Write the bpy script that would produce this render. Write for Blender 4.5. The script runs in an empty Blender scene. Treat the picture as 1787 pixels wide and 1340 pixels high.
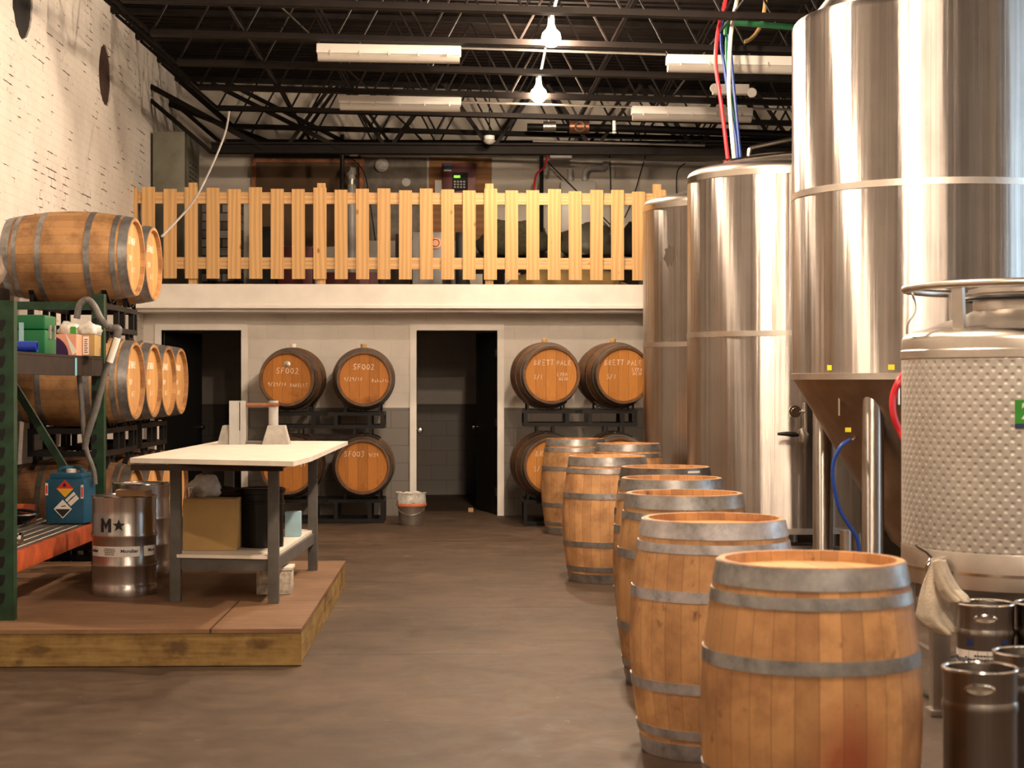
import bpy, bmesh, math, random
from mathutils import Matrix, Vector, Euler
random.seed(7)
S = bpy.context.scene
PI = math.pi
# ---------------------------------------------------------------- camera
FPX = 3000.0
TH = 88.5 / FPX
cam_d = bpy.data.cameras.new('camera'); cam = bpy.data.objects.new('camera', cam_d)
S.collection.objects.link(cam); S.camera = cam
cam.location = (0, 0, 1.5); cam.rotation_euler = (PI/2, 0, -TH)
cam_d.sensor_width = 36; cam_d.lens = 36*FPX/1787
cam_d.clip_end = 100
cam_d.dof.use_dof = True; cam_d.dof.focus_distance = 13.5; cam_d.dof.aperture_fstop = 4.5
# ---------------------------------------------------------------- world, exposure
wd = bpy.data.worlds.new('world'); S.world = wd; wd.use_nodes = True
wd.node_tree.nodes['Background'].inputs[0].default_value = (0.5, 0.7, 1, 1)
wd.node_tree.nodes['Background'].inputs[1].default_value = 0.05
S.view_settings.view_transform = 'Standard'; S.view_settings.look = 'None'
S.view_settings.exposure = 0.6; S.view_settings.gamma = 1; S.view_settings.use_curve_mapping = False
S.cycles.max_bounces = 8; S.cycles.glossy_bounces = 4; S.cycles.diffuse_bounces = 4
S.cycles.sample_clamp_indirect = 4
# lamps: (x, y, power) of the row of bare bulbs, z 4.4; and the daylight window behind the camera
BULBS_SEEN = 900.0
BULB_ROW = [(0.9, 11.7, 2300), (1.0, 8.0, 2100), (1.0, 4.3, 1500), (1.0, 0.6, 700)]
TUBES = [(2.4, -2.0), (3.6, -2.0), (4.8, -2.0), (2.6, 1.4), (4.4, 1.4), (5.9, 3.4), (-1.4, -1.0)]
WARM = (1.0, 0.77, 0.56)
WIN_POWER = 70.0

# ---------------------------------------------------------------- helpers
def W(px, py, s):
    d = FPX/s; u = (px-893.5)/s
    return Vector((d*math.sin(TH)+u*math.cos(TH), d*math.cos(TH)-u*math.sin(TH), 1.5+(670-py)/s))

def fin(name, bm, m, parent=None, smooth=True, angle=35, loc=None, rot=None):
    me = bpy.data.meshes.new(name)
    bm.normal_update(); bm.to_mesh(me); bm.free()
    if smooth:
        me.polygons.foreach_set('use_smooth', [True]*len(me.polygons))
        me.set_sharp_from_angle(angle=math.radians(angle))
    return link(name, me, m, parent, loc, rot)

def link(name, me, m, parent=None, loc=None, rot=None):
    if m is not None:
        me.materials.clear(); me.materials.append(m)
    o = bpy.data.objects.new(name, me); S.collection.objects.link(o)
    if loc is not None: o.location = loc
    if rot is not None: o.rotation_euler = rot
    if parent is not None: o.parent = parent
    return o

def tag(o, label, cat, group=None, kind=None):
    o['label'] = label; o['category'] = cat
    if group: o['group'] = group
    if kind: o['kind'] = kind
    return o

def struct(name, bm, m, parent=None, smooth=False):
    o = fin(name, bm, m, parent, smooth)
    if parent is None: o['kind'] = 'structure'
    return o

def thing(name, label, cat, loc=(0, 0, 0), rot=(0, 0, 0), group=None):
    o = bpy.data.objects.new(name, None); S.collection.objects.link(o)
    o.empty_display_size = .1
    o.location = loc; o.rotation_euler = rot
    return tag(o, label, cat, group)

def B(): return bmesh.new()

def box(bm, x0, x1, y0, y1, z0, z1, mx=None, bev=0):
    vs = [Vector((x, y, z)) for x in (x0, x1) for y in (y0, y1) for z in (z0, z1)]
    if mx is not None: vs = [mx @ v for v in vs]
    v = [bm.verts.new(p) for p in vs]
    fs = []
    for a in ((0, 1, 3, 2), (4, 6, 7, 5), (0, 4, 5, 1), (2, 3, 7, 6), (0, 2, 6, 4), (1, 5, 7, 3)):
        fs.append(bm.faces.new([v[i] for i in a]))
    if bev:
        es = list({e for f in fs for e in f.edges})
        bmesh.ops.bevel(bm, geom=es, offset=bev, segments=2, affect='EDGES', profile=.6)
    return bm

def beam(bm, a, b, w, h, up=(0, 0, 1)):
    a = Vector(a); b = Vector(b); d = (b-a); L = d.length
    if L < 1e-6: return bm
    z = d/L; upv = Vector(up)
    if abs(z.dot(upv)) > .98: upv = Vector((1, 0, 0))
    x = upv.cross(z).normalized(); y = z.cross(x)
    M = Matrix((x, y, z)).transposed().to_4x4(); M.translation = a
    return box(bm, -w/2, w/2, -h/2, h/2, 0, L, M)

def lathe(bm, prof, n=48, mx=None, close=False):
    rings = []
    for r, z in prof:
        if r < 1e-6:
            p = Vector((0, 0, z)); p = mx @ p if mx is not None else p
            rings.append([bm.verts.new(p)])
        else:
            ring = []
            for i in range(n):
                a = 2*PI*i/n
                p = Vector((r*math.cos(a), r*math.sin(a), z))
                ring.append(bm.verts.new(mx @ p if mx is not None else p))
            rings.append(ring)
    pairs = list(zip(rings, rings[1:]))
    if close: pairs.append((rings[-1], rings[0]))
    for A, C in pairs:
        if len(A) == 1 and len(C) == 1: continue
        for i in range(n):
            j = (i+1) % n
            if len(A) == 1: bm.faces.new((A[0], C[j], C[i]))
            elif len(C) == 1: bm.faces.new((A[i], A[j], C[0]))
            else: bm.faces.new((A[i], A[j], C[j], C[i]))
    return bm

def smoothpts(pts, n=6):
    P = [Vector(p) for p in pts]
    if len(P) < 3: return P
    out = []
    for i in range(len(P)-1):
        p0 = P[max(i-1, 0)]; p1 = P[i]; p2 = P[i+1]; p3 = P[min(i+2, len(P)-1)]
        for k in range(n):
            t = k/n
            out.append(.5*((2*p1)+(p2-p0)*t+(2*p0-5*p1+4*p2-p3)*t*t+(-p0+3*p1-3*p2+p3)*t**3))
    out.append(P[-1]); return out

def tube(bm, pts, r, n=10, smooth=0, closed=False):
    P = smoothpts(pts, smooth) if smooth else [Vector(p) for p in pts]
    rings = []; prev = None; N = len(P)
    for i, p in enumerate(P):
        if closed: t = (P[(i+1) % N]-P[i-1]).normalized()
        elif i == 0: t = (P[1]-P[0]).normalized()
        elif i == N-1: t = (P[-1]-P[-2]).normalized()
        else: t = ((P[i+1]-p).normalized()+(p-P[i-1]).normalized()).normalized()
        if prev is None:
            u = Vector((0, 0, 1)) if abs(t.z) < .9 else Vector((1, 0, 0))
            x = u.cross(t).normalized()
        else:
            x = (prev-t*prev.dot(t)).normalized()
        prev = x; y = t.cross(x)
        rr = r[i] if isinstance(r, (list, tuple)) else r
        rings.append([bm.verts.new(p+x*rr*math.cos(2*PI*k/n)+y*rr*math.sin(2*PI*k/n)) for k in range(n)])
    prs = list(zip(rings, rings[1:]))
    if closed: prs.append((rings[-1], rings[0]))
    for A, C in prs:
        for k in range(n):
            j = (k+1) % n; bm.faces.new((A[k], A[j], C[j], C[k]))
    if not closed:
        bm.faces.new(rings[0][::-1]); bm.faces.new(rings[-1])
    return bm

def poly(bm, pts, d, mx=None):
    """prism: 2-D outline pts in local xy, extruded from z=0 to z=d"""
    lo = [Vector((x, y, 0)) for x, y in pts]; hi = [Vector((x, y, d)) for x, y in pts]
    if mx is not None: lo = [mx @ v for v in lo]; hi = [mx @ v for v in hi]
    a = [bm.verts.new(v) for v in lo]; b = [bm.verts.new(v) for v in hi]
    n = len(pts)
    bm.faces.new(a[::-1]); bm.faces.new(b)
    for i in range(n): bm.faces.new((a[i], a[(i+1) % n], b[(i+1) % n], b[i]))
    return bm

def text_bm(s, size, ext=.0008, fn=None, align='CENTER', bold=0, xs=1.0):
    """type set in Blender's own font turned into mesh; fn maps (x, y, z) to its place"""
    cu = bpy.data.curves.new('t', 'FONT'); cu.body = s; cu.size = size; cu.extrude = ext
    cu.align_x = align; cu.align_y = 'CENTER'; cu.offset = bold; cu.resolution_u = 3
    o = bpy.data.objects.new('t', cu); S.collection.objects.link(o)
    me = bpy.data.meshes.new_from_object(o.evaluated_get(bpy.context.evaluated_depsgraph_get()))
    bm = bmesh.new(); bm.from_mesh(me)
    bpy.data.objects.remove(o); bpy.data.curves.remove(cu); bpy.data.meshes.remove(me)
    for v in bm.verts: v.co.x *= xs
    if fn and fn.__name__ == 'wrap': slice_x(bm)
    if fn:
        for v in bm.verts: v.co = fn(v.co)
    return bm

def slice_x(bm, st=.008):
    xs_ = [v.co.x for v in bm.verts]; x = min(xs_)+st
    while x < max(xs_):
        bmesh.ops.bisect_plane(bm, geom=bm.verts[:]+bm.edges[:]+bm.faces[:], plane_co=(x, 0, 0), plane_no=(1, 0, 0)); x += st

def join(bm, other):
    me = bpy.data.meshes.new('tmp'); other.to_mesh(me); other.free(); bm.from_mesh(me); bpy.data.meshes.remove(me)
    return bm

STK = {
 'S': [[(.9, .85), (.5, 1), (.15, .8), (.3, .55), (.7, .45), (.85, .2), (.5, 0), (.05, .15)]],
 'F': [[(.15, 0), (.15, 1), (.9, 1)], [(.15, .55), (.7, .55)]],
 '0': [[(.5, 0), (.1, .3), (.15, .8), (.5, .95), (.85, .7), (.85, .25), (.5, 0)]],
 '2': [[(.1, .8), (.45, 1), (.8, .75), (.5, .4), (.05, 0), (.95, 0)]],
 '3': [[(.1, .9), (.6, 1), (.8, .75), (.45, .55), (.85, .3), (.5, 0), (.1, .1)]],
 '9': [[(.8, .7), (.45, .5), (.15, .75), (.45, 1), (.8, .8), (.7, 0)]],
 '/': [[(.1, -.1), (.8, 1.1)]],
 '1': [[(.4, 0), (.55, 1)]],
 '6': [[(.7, 1), (.2, .5), (.3, 0), (.75, .1), (.7, .45), (.25, .4)]],
 '5': [[(.85, 1), (.25, 1), (.2, .6), (.7, .6), (.75, .15), (.1, 0)]],
 'R': [[(.15, 0), (.15, 1), (.75, .9), (.7, .6), (.15, .5), (.85, 0)]],
 'A': [[(.05, 0), (.5, 1), (.95, 0)], [(.25, .4), (.75, .4)]],
 'B': [[(.15, 0), (.15, 1), (.7, .85), (.2, .55), (.85, .3), (.15, 0)]],
 'E': [[(.85, 1), (.15, 1), (.15, 0), (.9, 0)], [(.15, .52), (.7, .52)]],
 'L': [[(.15, 1), (.15, 0), (.85, 0)]],
 'T': [[(0, 1), (1, 1)], [(.5, 1), (.5, 0)]],
 'P': [[(.15, 0), (.15, 1), (.8, .85), (.75, .55), (.15, .45)]],
 'Y': [[(.05, 1), (.5, .5), (.95, 1)], [(.5, .5), (.4, 0)]],
 'C': [[(.9, .85), (.45, 1), (.1, .5), (.45, 0), (.9, .15)]],
 'I': [[(.5, 0), (.5, 1)]],
 'D': [[(.15, 0), (.15, 1), (.8, .7), (.8, .3), (.15, 0)]],
 'K': [[(.15, 0), (.15, 1)], [(.85, 1), (.15, .45), (.9, 0)]],
 'U': [[(.1, 1), (.15, .1), (.75, .05), (.85, 1)]],
 'a': [[(.7, .5), (.2, .5), (.15, .05), (.6, .05), (.75, .5), (.85, 0)]],
 'b': [[(.2, 1), (.2, 0), (.7, .1), (.65, .45), (.2, .4)]],
 'e': [[(.15, .25), (.75, .35), (.4, .55), (.15, .2), (.5, 0), (.85, .1)]],
 'l': [[(.4, 1), (.45, 0)]],
 ' ': [],
}
def chalk(bm, txt, x, y, h, z, r=.0018, slant=.12, seed=1):
    rn = random.Random(seed*31+len(txt)); w = h*.62
    for c in txt:
        for st in STK.get(c, []):
            pts = [(x+(a+slant*b)*w+rn.uniform(-.04, .04)*h, y+(b+rn.uniform(-.05, .05))*h, z) for a, b in st]
            tube(bm, pts, r, 4)
        x += w*(1.32 if c != 'I' else 1.0)
    return bm

# ---------------------------------------------------------------- materials
class N:
    def __init__(s, name):
        s.m = bpy.data.materials.new(name); s.m.use_nodes = True
        s.t = s.m.node_tree; s.b = s.t.nodes['Principled BSDF']
    def n(s, typ, ins=None, **kw):
        nd = s.t.nodes.new(typ)
        for k, v in kw.items(): setattr(nd, k, v)
        for k, v in (ins or {}).items(): s.set(nd.inputs[k], v)
        return nd
    def set(s, sock, v):
        if isinstance(v, bpy.types.NodeSocket): s.t.links.new(v, sock)
        elif isinstance(v, bpy.types.Node): s.t.links.new(v.outputs[0], sock)
        else: sock.default_value = v
    def P(s, **kw):
        nm = dict(col='Base Color', rough='Roughness', metal='Metallic', nrm='Normal', em='Emission Color', es='Emission Strength', spec='Specular IOR Level', aniso='Anisotropic', tan='Tangent', alpha='Alpha', trans='Transmission Weight', coat='Coat Weight', ior='IOR')
        for k, v in kw.items():
            if k in ('col', 'em') and isinstance(v, (tuple, list)): v = (*v[:3], 1)
            s.set(s.b.inputs[nm[k]], v)
        return s
    def math(s, op, a, b=None, c=None):
        nd = s.t.nodes.new('ShaderNodeMath'); nd.operation = op
        s.set(nd.inputs[0], a)
        if b is not None: s.set(nd.inputs[1], b)
        if c is not None: s.set(nd.inputs[2], c)
        return nd.outputs[0]
    def co(s, kind='Object'): return s.n('ShaderNodeTexCoord').outputs[kind]
    def sep(s, v): return s.n('ShaderNodeSeparateXYZ', {0: v}).outputs
    def comb(s, x=0., y=0., z=0.): return s.n('ShaderNodeCombineXYZ', {0: x, 1: y, 2: z}).outputs[0]
    def mapp(s, v, sc=(1, 1, 1), lo=(0, 0, 0)): return s.n('ShaderNodeMapping', {'Vector': v, 'Scale': sc, 'Location': lo}).outputs[0]
    def noise(s, v, sc=5., det=4., ro=.55, dist=0.): return s.n('ShaderNodeTexNoise', {'Vector': v, 'Scale': sc, 'Detail': det, 'Roughness': ro, 'Distortion': dist}).outputs[0]
    def ramp(s, f, stops, mode='LINEAR'):
        nd = s.n('ShaderNodeValToRGB', {0: f}); r = nd.color_ramp; r.interpolation = mode
        while len(r.elements) < len(stops): r.elements.new(.5)
        for e, (p, c) in zip(r.elements, stops):
            e.position = p; e.color = (c, c, c, 1) if isinstance(c, (int, float)) else (*c, 1)
        return nd.outputs[0]
    def mix(s, f, a, b, mode='MIX'):
        nd = s.n('ShaderNodeMix'); nd.data_type = 'RGBA'; nd.blend_type = mode
        s.set(nd.inputs[0], f)
        for i, v in ((6, a), (7, b)):
            s.set(nd.inputs[i], (*v, 1) if isinstance(v, tuple) and len(v) == 3 else v)
        return nd.outputs[2]
    def bump(s, h, st=.3, d=.01): return s.n('ShaderNodeBump', {'Height': h, 'Strength': st, 'Distance': d}).outputs[0]
    def rnd(s): return s.n('ShaderNodeObjectInfo').outputs['Random']

def plain(name, col, rough=.6, metal=0., var=.12, sc=6., spec=.5, bump=0.):
    q = N(name); c = q.co(); nz = q.noise(c, sc, 5)
    lo = tuple(v*(1-var) for v in col); hi = tuple(min(v*(1+var), 1) for v in col)
    q.P(col=q.ramp(nz, [(.3, lo), (.7, hi)]), rough=rough, metal=metal, spec=spec)
    if bump: q.P(nrm=q.bump(q.noise(c, sc*8, 3), bump, .005))
    return q.m

def oak(name, base, dark, stain=.35, nst=30, red=None):
    q = N(name); c = q.co(); x, y, z = q.sep(c)[:3]
    ang = q.math('ARCTAN2', y, x)
    rn = q.rnd(); off = q.math('MULTIPLY', rn, 37.)
    a = q.math('MULTIPLY', ang, nst/(2*PI))
    wob = q.math('MULTIPLY', q.noise(q.comb(q.math('MULTIPLY', q.math('FLOOR', a), 3.1), off, 0.), 1.), .0)
    a = q.math('ADD', a, wob)
    cell = q.math('FLOOR', a); fr = q.math('FRACT', a)
    wn = q.n('ShaderNodeTexWhiteNoise', {'Vector': q.comb(cell, off, 0.)}).outputs['Value']
    grain = q.noise(q.comb(q.math('ADD', q.math('MULTIPLY', ang, 14.), off), q.math('MULTIPLY', z, 2.2), off), 3., 6, .7)
    big = q.noise(q.n('ShaderNodeVectorMath', {0: c, 1: q.comb(off, off, off)}, operation='ADD').outputs[0], 4.5, 5, .65)
    mid = tuple((p*.62+r*.38) for p, r in zip(base, dark))
    hi = tuple(min(p*1.25, 1) for p in base)
    col = q.ramp(q.math('ADD', q.math('MULTIPLY', wn, .55), q.math('MULTIPLY', grain, .45)), [(.12, mid), (.5, base), (.9, hi)])
    st = q.ramp(big, [(.42, 0.), (.68, 1.)])
    col = q.mix(q.math('MULTIPLY', st, stain), col, dark)
    sp = q.noise(q.n('ShaderNodeVectorMath', {0: q.mapp(c, (1, 1, .7)), 1: q.comb(off, 0., off)}, operation='ADD').outputs[0], 15., 3, .6)
    col = q.mix(q.math('MULTIPLY', q.ramp(sp, [(.66, 0.), (.75, 1.)]), .75), col, tuple(v*.6 for v in dark))
    if red:
        dd = q.n('ShaderNodeVectorMath', {0: q.mapp(c, (1, 1, .75)), 1: q.comb(red[0], red[1], red[2]*.75)}, operation='DISTANCE').outputs['Value']
        rs = q.ramp(q.math('ADD', dd, q.math('MULTIPLY', big, .22)), [(.13, 1.), (.25, 0.)])
        col = q.mix(q.math('MULTIPLY', rs, .75), col, (.30, .045, .02))
    gap = q.math('LESS_THAN', q.math('ABSOLUTE', q.math('SUBTRACT', fr, .5)), .488)
    col = q.mix(gap, tuple(.45*v+.1*w_ for v, w_ in zip(dark, base)), col)
    q.P(col=col, rough=q.ramp(grain, [(.3, .5), (.7, .72)]), spec=.35, nrm=q.bump(q.math('ADD', grain, q.math('MULTIPLY', gap, .6)), .25, .004))
    return q.m

def oakhead(name, base, dark, stain=.4):
    q = N(name); c = q.co(); x, y, z = q.sep(c)[:3]
    rn = q.rnd(); off = q.math('MULTIPLY', rn, 23.)
    a = q.math('ADD', q.math('MULTIPLY', x, 9.5), .5)
    cell = q.math('FLOOR', a); fr = q.math('FRACT', a)
    wn = q.n('ShaderNodeTexWhiteNoise', {'Vector': q.comb(cell, off, 0.)}).outputs['Value']
    grain = q.noise(q.comb(q.math('ADD', q.math('MULTIPLY', x, 30.), off), q.math('MULTIPLY', y, 3.), off), 2.5, 6, .7)
    big = q.noise(q.n('ShaderNodeVectorMath', {0: c, 1: q.comb(off, off, off)}, operation='ADD').outputs[0], 7., 5, .6)
    mid = tuple((p*.7+r*.3) for p, r in zip(base, dark)); hi = tuple(min(p*1.2, 1) for p in base)
    col = q.ramp(q.math('ADD', q.math('MULTIPLY', wn, .35), q.math('MULTIPLY', grain, .65)), [(.28, mid), (.5, base), (.75, hi)])
    # dark wet stain gathered at the lower edge of a head
    low = q.math('SUBTRACT', q.math('MULTIPLY', y, -3.2), .45)
    st = q.ramp(q.math('ADD', q.math('MULTIPLY', big, .9), q.math('MULTIPLY', low, .35)), [(.52, 0.), (.8, 1.)])
    col = q.mix(q.math('MULTIPLY', st, stain), col, dark)
    gap = q.math('LESS_THAN', q.math('ABSOLUTE', q.math('SUBTRACT', fr, .5)), .488)
    col = q.mix(gap, tuple(v*.5 for v in dark), col)
    q.P(col=col, rough=.62, spec=.3, nrm=q.bump(grain, .2, .003))
    return q.m

def hoopmat(name, col, rough=.42):
    q = N(name); c = q.co(); nz = q.noise(c, 9., 6, .7); n2 = q.noise(c, 45., 3)
    rn = q.rnd()
    cc = q.ramp(nz, [(.32, tuple(v*.55 for v in col)), (.5, col), (.68, tuple(min(1, v*1.35) for v in col))])
    q.P(col=cc, metal=.7, rough=q.ramp(n2, [(.3, rough-.10), (.7, rough+.06)]), nrm=q.bump(n2, .08, .002))
    return q.m

def brushed(name, col, rough=.33, aniso=1., streak=1.):
    """vertical brushing: grain depends on the angle round the axis, highlights run tall"""
    q = N(name); c = q.co(); x, y, z = q.sep(c)[:3]
    ang = q.math('ARCTAN2', y, x)
    v1 = q.noise(q.comb(q.math('MULTIPLY', ang, 7.), q.math('MULTIPLY', z, .05), 0.), 3., 7, .75)
    wv = q.noise(q.comb(q.math('MULTIPLY', ang, 3.6), q.math('MULTIPLY', z, .10), 3.), 2., 2, .5)
    v2 = q.noise(c, 2.2, 4, .6)
    cc = q.ramp(q.math('ADD', q.math('MULTIPLY', v1, .75), q.math('MULTIPLY', v2, .25)), [(.33, tuple(v*.62 for v in col)), (.52, col), (.70, tuple(min(1, v*1.2) for v in col))])
    tan = q.n('ShaderNodeTangent', direction_type='RADIAL', axis='Z').outputs[0]
    q.P(col=cc, metal=1., rough=q.ramp(v1, [(.3, rough+.05*streak), (.7, rough-.03*streak)]), aniso=aniso, tan=tan,
        nrm=q.bump(q.math('ADD', q.math('MULTIPLY', v1, .12), q.math('MULTIPLY', wv, 1.)), .3*streak, .03))
    q.b.inputs['Anisotropic Rotation'].default_value = .25
    return q.m

def pine(name, base=(.66, .40, .17), dark=(.36, .15, .045), axis='Z', sc=1.):
    q = N(name); c = q.co(); x, y, z = q.sep(c)[:3]
    off = q.math('MULTIPLY', q.rnd(), 61.)
    L, A = (z, x) if axis == 'Z' else ((x, z) if axis == 'X' else (y, x))
    v = q.comb(q.math('ADD', q.math('MULTIPLY', A, 9.*sc), off), q.math('ADD', q.math('MULTIPLY', L, .8*sc), off), off)
    w = q.n('ShaderNodeTexWave', {'Vector': v, 'Scale': .7, 'Distortion': 9., 'Detail': 3., 'Detail Scale': .6}).outputs[1]
    fine = q.noise(q.comb(q.math('MULTIPLY', A, 90.), q.math('MULTIPLY', L, 3.), off), 1., 4)
    kn = q.n('ShaderNodeTexVoronoi', {'Vector': q.comb(q.math('ADD', q.math('MULTIPLY', A, 5.), off), q.math('ADD', q.math('MULTIPLY', L, 2.6), off), off), 'Scale': 1.}).outputs['Distance']
    col = q.ramp(q.math('ADD', q.math('MULTIPLY', w, .55), q.math('MULTIPLY', fine, .45)), [(.2, tuple(a*.72+b*.28 for a, b in zip(base, dark))), (.55, base), (.85, tuple(min(1, a*1.15) for a in base))])
    col = q.mix(q.ramp(kn, [(.055, 1.), (.095, 0.)]), col, dark)
    rr = q.rnd()
    col = q.mix(q.math('MULTIPLY', rr, .3), col, tuple(a*.72 for a in base))
    q.P(col=col, rough=.6, spec=.3, nrm=q.bump(fine, .15, .003))
    return q.m

M = {}
M['oak'] = oak('oak_staves', (.57, .31, .135), (.22, .095, .045), .8)
_w = W(1414, 0, 555); _a = math.atan2(-_w.y, -_w.x)-math.radians(11)+.36
M['oak_red'] = oak('oak_staves_wine_stained', (.57, .30, .125), (.22, .09, .04), .8, red=(.34*math.cos(_a), .34*math.sin(_a), -.10))
M['oak_old'] = oak('oak_staves_weathered', (.46, .25, .105), (.14, .062, .027), .8)
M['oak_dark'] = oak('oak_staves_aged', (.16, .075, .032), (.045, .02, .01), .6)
M['head'] = oakhead('oak_head', (.62, .33, .12), (.25, .1, .03), .35)
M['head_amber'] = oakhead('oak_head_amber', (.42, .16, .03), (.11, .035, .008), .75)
M['head_orange'] = oakhead('oak_head_orange', (.50, .21, .045), (.17, .055, .012), .4)
M['hoop'] = hoopmat('galvanised_hoop', (.30, .29, .285))
M['hoop_light'] = hoopmat('worn_zinc_hoop', (.46, .44, .45), .5)
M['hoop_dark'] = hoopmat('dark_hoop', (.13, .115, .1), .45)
M['steel'] = brushed('brushed_steel', (.52, .48, .45), .33)
M['steel_keg'] = brushed('keg_steel', (.50, .46, .43), .33, .6, .0)
M['steel_dark'] = brushed('dark_keg_steel', (.30, .27, .25), .30, .7, .0)
M['polish'] = plain('polished_steel', (.62, .57, .52), .18, 1., .1)
M['satin'] = plain('satin_steel', (.56, .51, .46), .36, 1., .12)
M['blackmetal'] = plain('black_painted_steel', (.008, .007, .007), .45, .0, .3, spec=.25)
M['trussmetal'] = plain('black_truss_paint', (.008, .0055, .0045), .6, .0, .3, spec=.12)
M['chalk'] = plain('chalk', (.85, .72, .58), .95)
M['pine'] = pine('pine_board'); M['pine_x'] = pine('pine_rail', (.66, .42, .2), axis='X')
M['pvc'] = plain('grey_pvc', (.42, .40, .38), .4)
M['whiteplastic'] = plain('white_plastic', (.60, .57, .53), .4, 0, .04)
M['black'] = plain('black_plastic', (.006, .006, .006), .35, spec=.3)
M['green'] = plain('green_rack_paint', (.014, .042, .020), .5, 0, .35, 12, spec=.3)
M['orange'] = plain('orange_rack_paint', (.42, .075, .02), .5, .1, .35, 9)
M['darkwood'] = plain('dark_stained_timber', (.022, .013, .009), .7, 0, .4, 10, spec=.2)
M['red'] = plain('red_hose', (.55, .02, .03), .35); M['blue'] = plain('blue_hose', (.012, .05, .28), .35)
M['greenh'] = plain('green_hose', (.03, .22, .08), .4); M['whiteh'] = plain('white_hose', (.75, .72, .66), .4)
M['greyhose'] = plain('grey_hose', (.12, .11, .10), .5, 0, .25, 30)
M['galv'] = plain('galvanised_pipe', (.5, .47, .43), .35, .9, .15)
M['brass'] = plain('bronze_fitting', (.42, .2, .12), .35, .8)
M['yellow'] = plain('yellow_sticker', (.75, .65, .02), .6, 0, .03)
M['cabgreen'] = plain('grey_green_enamel', (.16, .155, .115), .5, .2, .15)
M['paper'] = plain('white_paper', (.78, .74, .68), .8, 0, .05)
M['ink'] = plain('black_ink', (.01, .01, .012), .6)
M['inkblue'] = plain('blue_ink', (.015, .03, .10), .6)
M['bluejug'] = plain('blue_plastic', (.008, .07, .13), .4, 0, .25)
M['bluetube'] = plain('blue_tube', (.01, .04, .38), .4)
M['case'] = plain('green_case', (.0, .12, .035), .45, 0, .15)
M['concblock'] = plain('cast_concrete', (.36, .33, .29), .9, 0, .15, 20, bump=.3)
M['rust'] = plain('rusty_pipe', (.28, .11, .05), .6, .5, .3, 20)
M['greylumber'] = plain('grey_painted_timber', (.085, .078, .07), .65, 0, .2, 12)
M['laminate'] = plain('pale_laminate', (.76, .69, .60), .5, 0, .1, 7)
M['card'] = plain('tan_cardboard', (.42, .27, .10), .8, 0, .08)
M['whitepaint'] = plain('white_paint', (.80, .76, .70), .6, 0, .08, 3)
M['maroon'] = plain('maroon_enamel', (.10, .012, .012), .4, .2)
M['ply'] = pine('plywood_panel', (.30, .14, .045), (.12, .05, .02), 'X', .6)
M['bag'] = plain('plastic_bag', (.62, .6, .55), .3, 0, .2, 30)
M['olive'] = plain('olive_cloth', (.12, .105, .06), .8, 0, .3, 20)
M['towel'] = plain('cotton_towel', (.60, .52, .41), .95, 0, .15, 14, bump=.8)
M['darkgrey'] = plain('charcoal_paint', (.022, .02, .019), .6, spec=.2)
M['doorblack'] = plain('black_door_paint', (.010, .010, .010), .45, spec=.3)
M['salmon'] = plain('salmon_paper', (.75, .33, .22), .7); M['purple'] = plain('purple_print', (.045, .012, .08), .5)
M['lightblue'] = plain('pale_blue_print', (.32, .5, .58), .6); M['tapeblue'] = plain('blue_tape', (.15, .42, .52), .6)
M['redl'] = plain('red_print', (.6, .03, .02), .5); M['yell'] = plain('amber_print', (.8, .42, .02), .5)
M['greenl'] = plain('green_print', (.03, .28, .02), .5)
M['brownboard'] = plain('brown_board', (.10, .055, .025), .8, 0, .15, 5)
M['blockwood'] = pine('cut_block', (.5, .3, .15), (.25, .12, .05), 'X')

def em(name, col, st):
    q = N(name); q.P(col=(0, 0, 0), em=col, es=st); return q.m
M['lcd'] = em('green_lcd', (.25, 1, .05), 1.2)

def m_concrete():
    q = N('concrete_floor'); c = q.co(); x, y, z = q.sep(c)[:3]
    a = q.noise(c, .8, 6, .6); b = q.noise(c, 6., 6, .7); d = q.noise(c, 2.6, 7, .75, .8)
    f = q.math('ADD', q.math('MULTIPLY', a, .35), q.math('ADD', q.math('MULTIPLY', b, .3), q.math('MULTIPLY', d, .35)))
    col = q.ramp(f, [(.38, (.045, .028, .018)), (.5, (.082, .053, .034)), (.62, (.125, .084, .056))])
    wob = q.math('MULTIPLY', q.math('SUBTRACT', q.noise(c, 2.5, 5, .7), .5), .12)
    yy = q.math('ADD', y, wob)
    ln = None
    for y0, w in ((11.55, .014), (12.9, .008), (9.55, .01), (16.4, .02), (15.0, .008)):
        l = q.math('LESS_THAN', q.math('ABSOLUTE', q.math('SUBTRACT', yy, y0)), w)
        ln = l if ln is None else q.math('MAXIMUM', ln, l)
    ln = q.math('MULTIPLY', ln, q.ramp(q.noise(c, 1.3, 3), [(.4, 0.), (.55, 1.)]))
    col = q.mix(q.math('MULTIPLY', ln, .8), col, (.018, .012, .008))
    chip = q.ramp(q.noise(q.mapp(c, (1, 2.2, 1)), 14., 2), [(.735, 0.), (.75, 1.)])
    col = q.mix(q.math('MULTIPLY', chip, .5), col, (.33, .28, .22))
    q.P(col=col, rough=q.ramp(b, [(.3, .55), (.7, .75)]), spec=.25, nrm=q.bump(b, .12, .008)); return q.m
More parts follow.
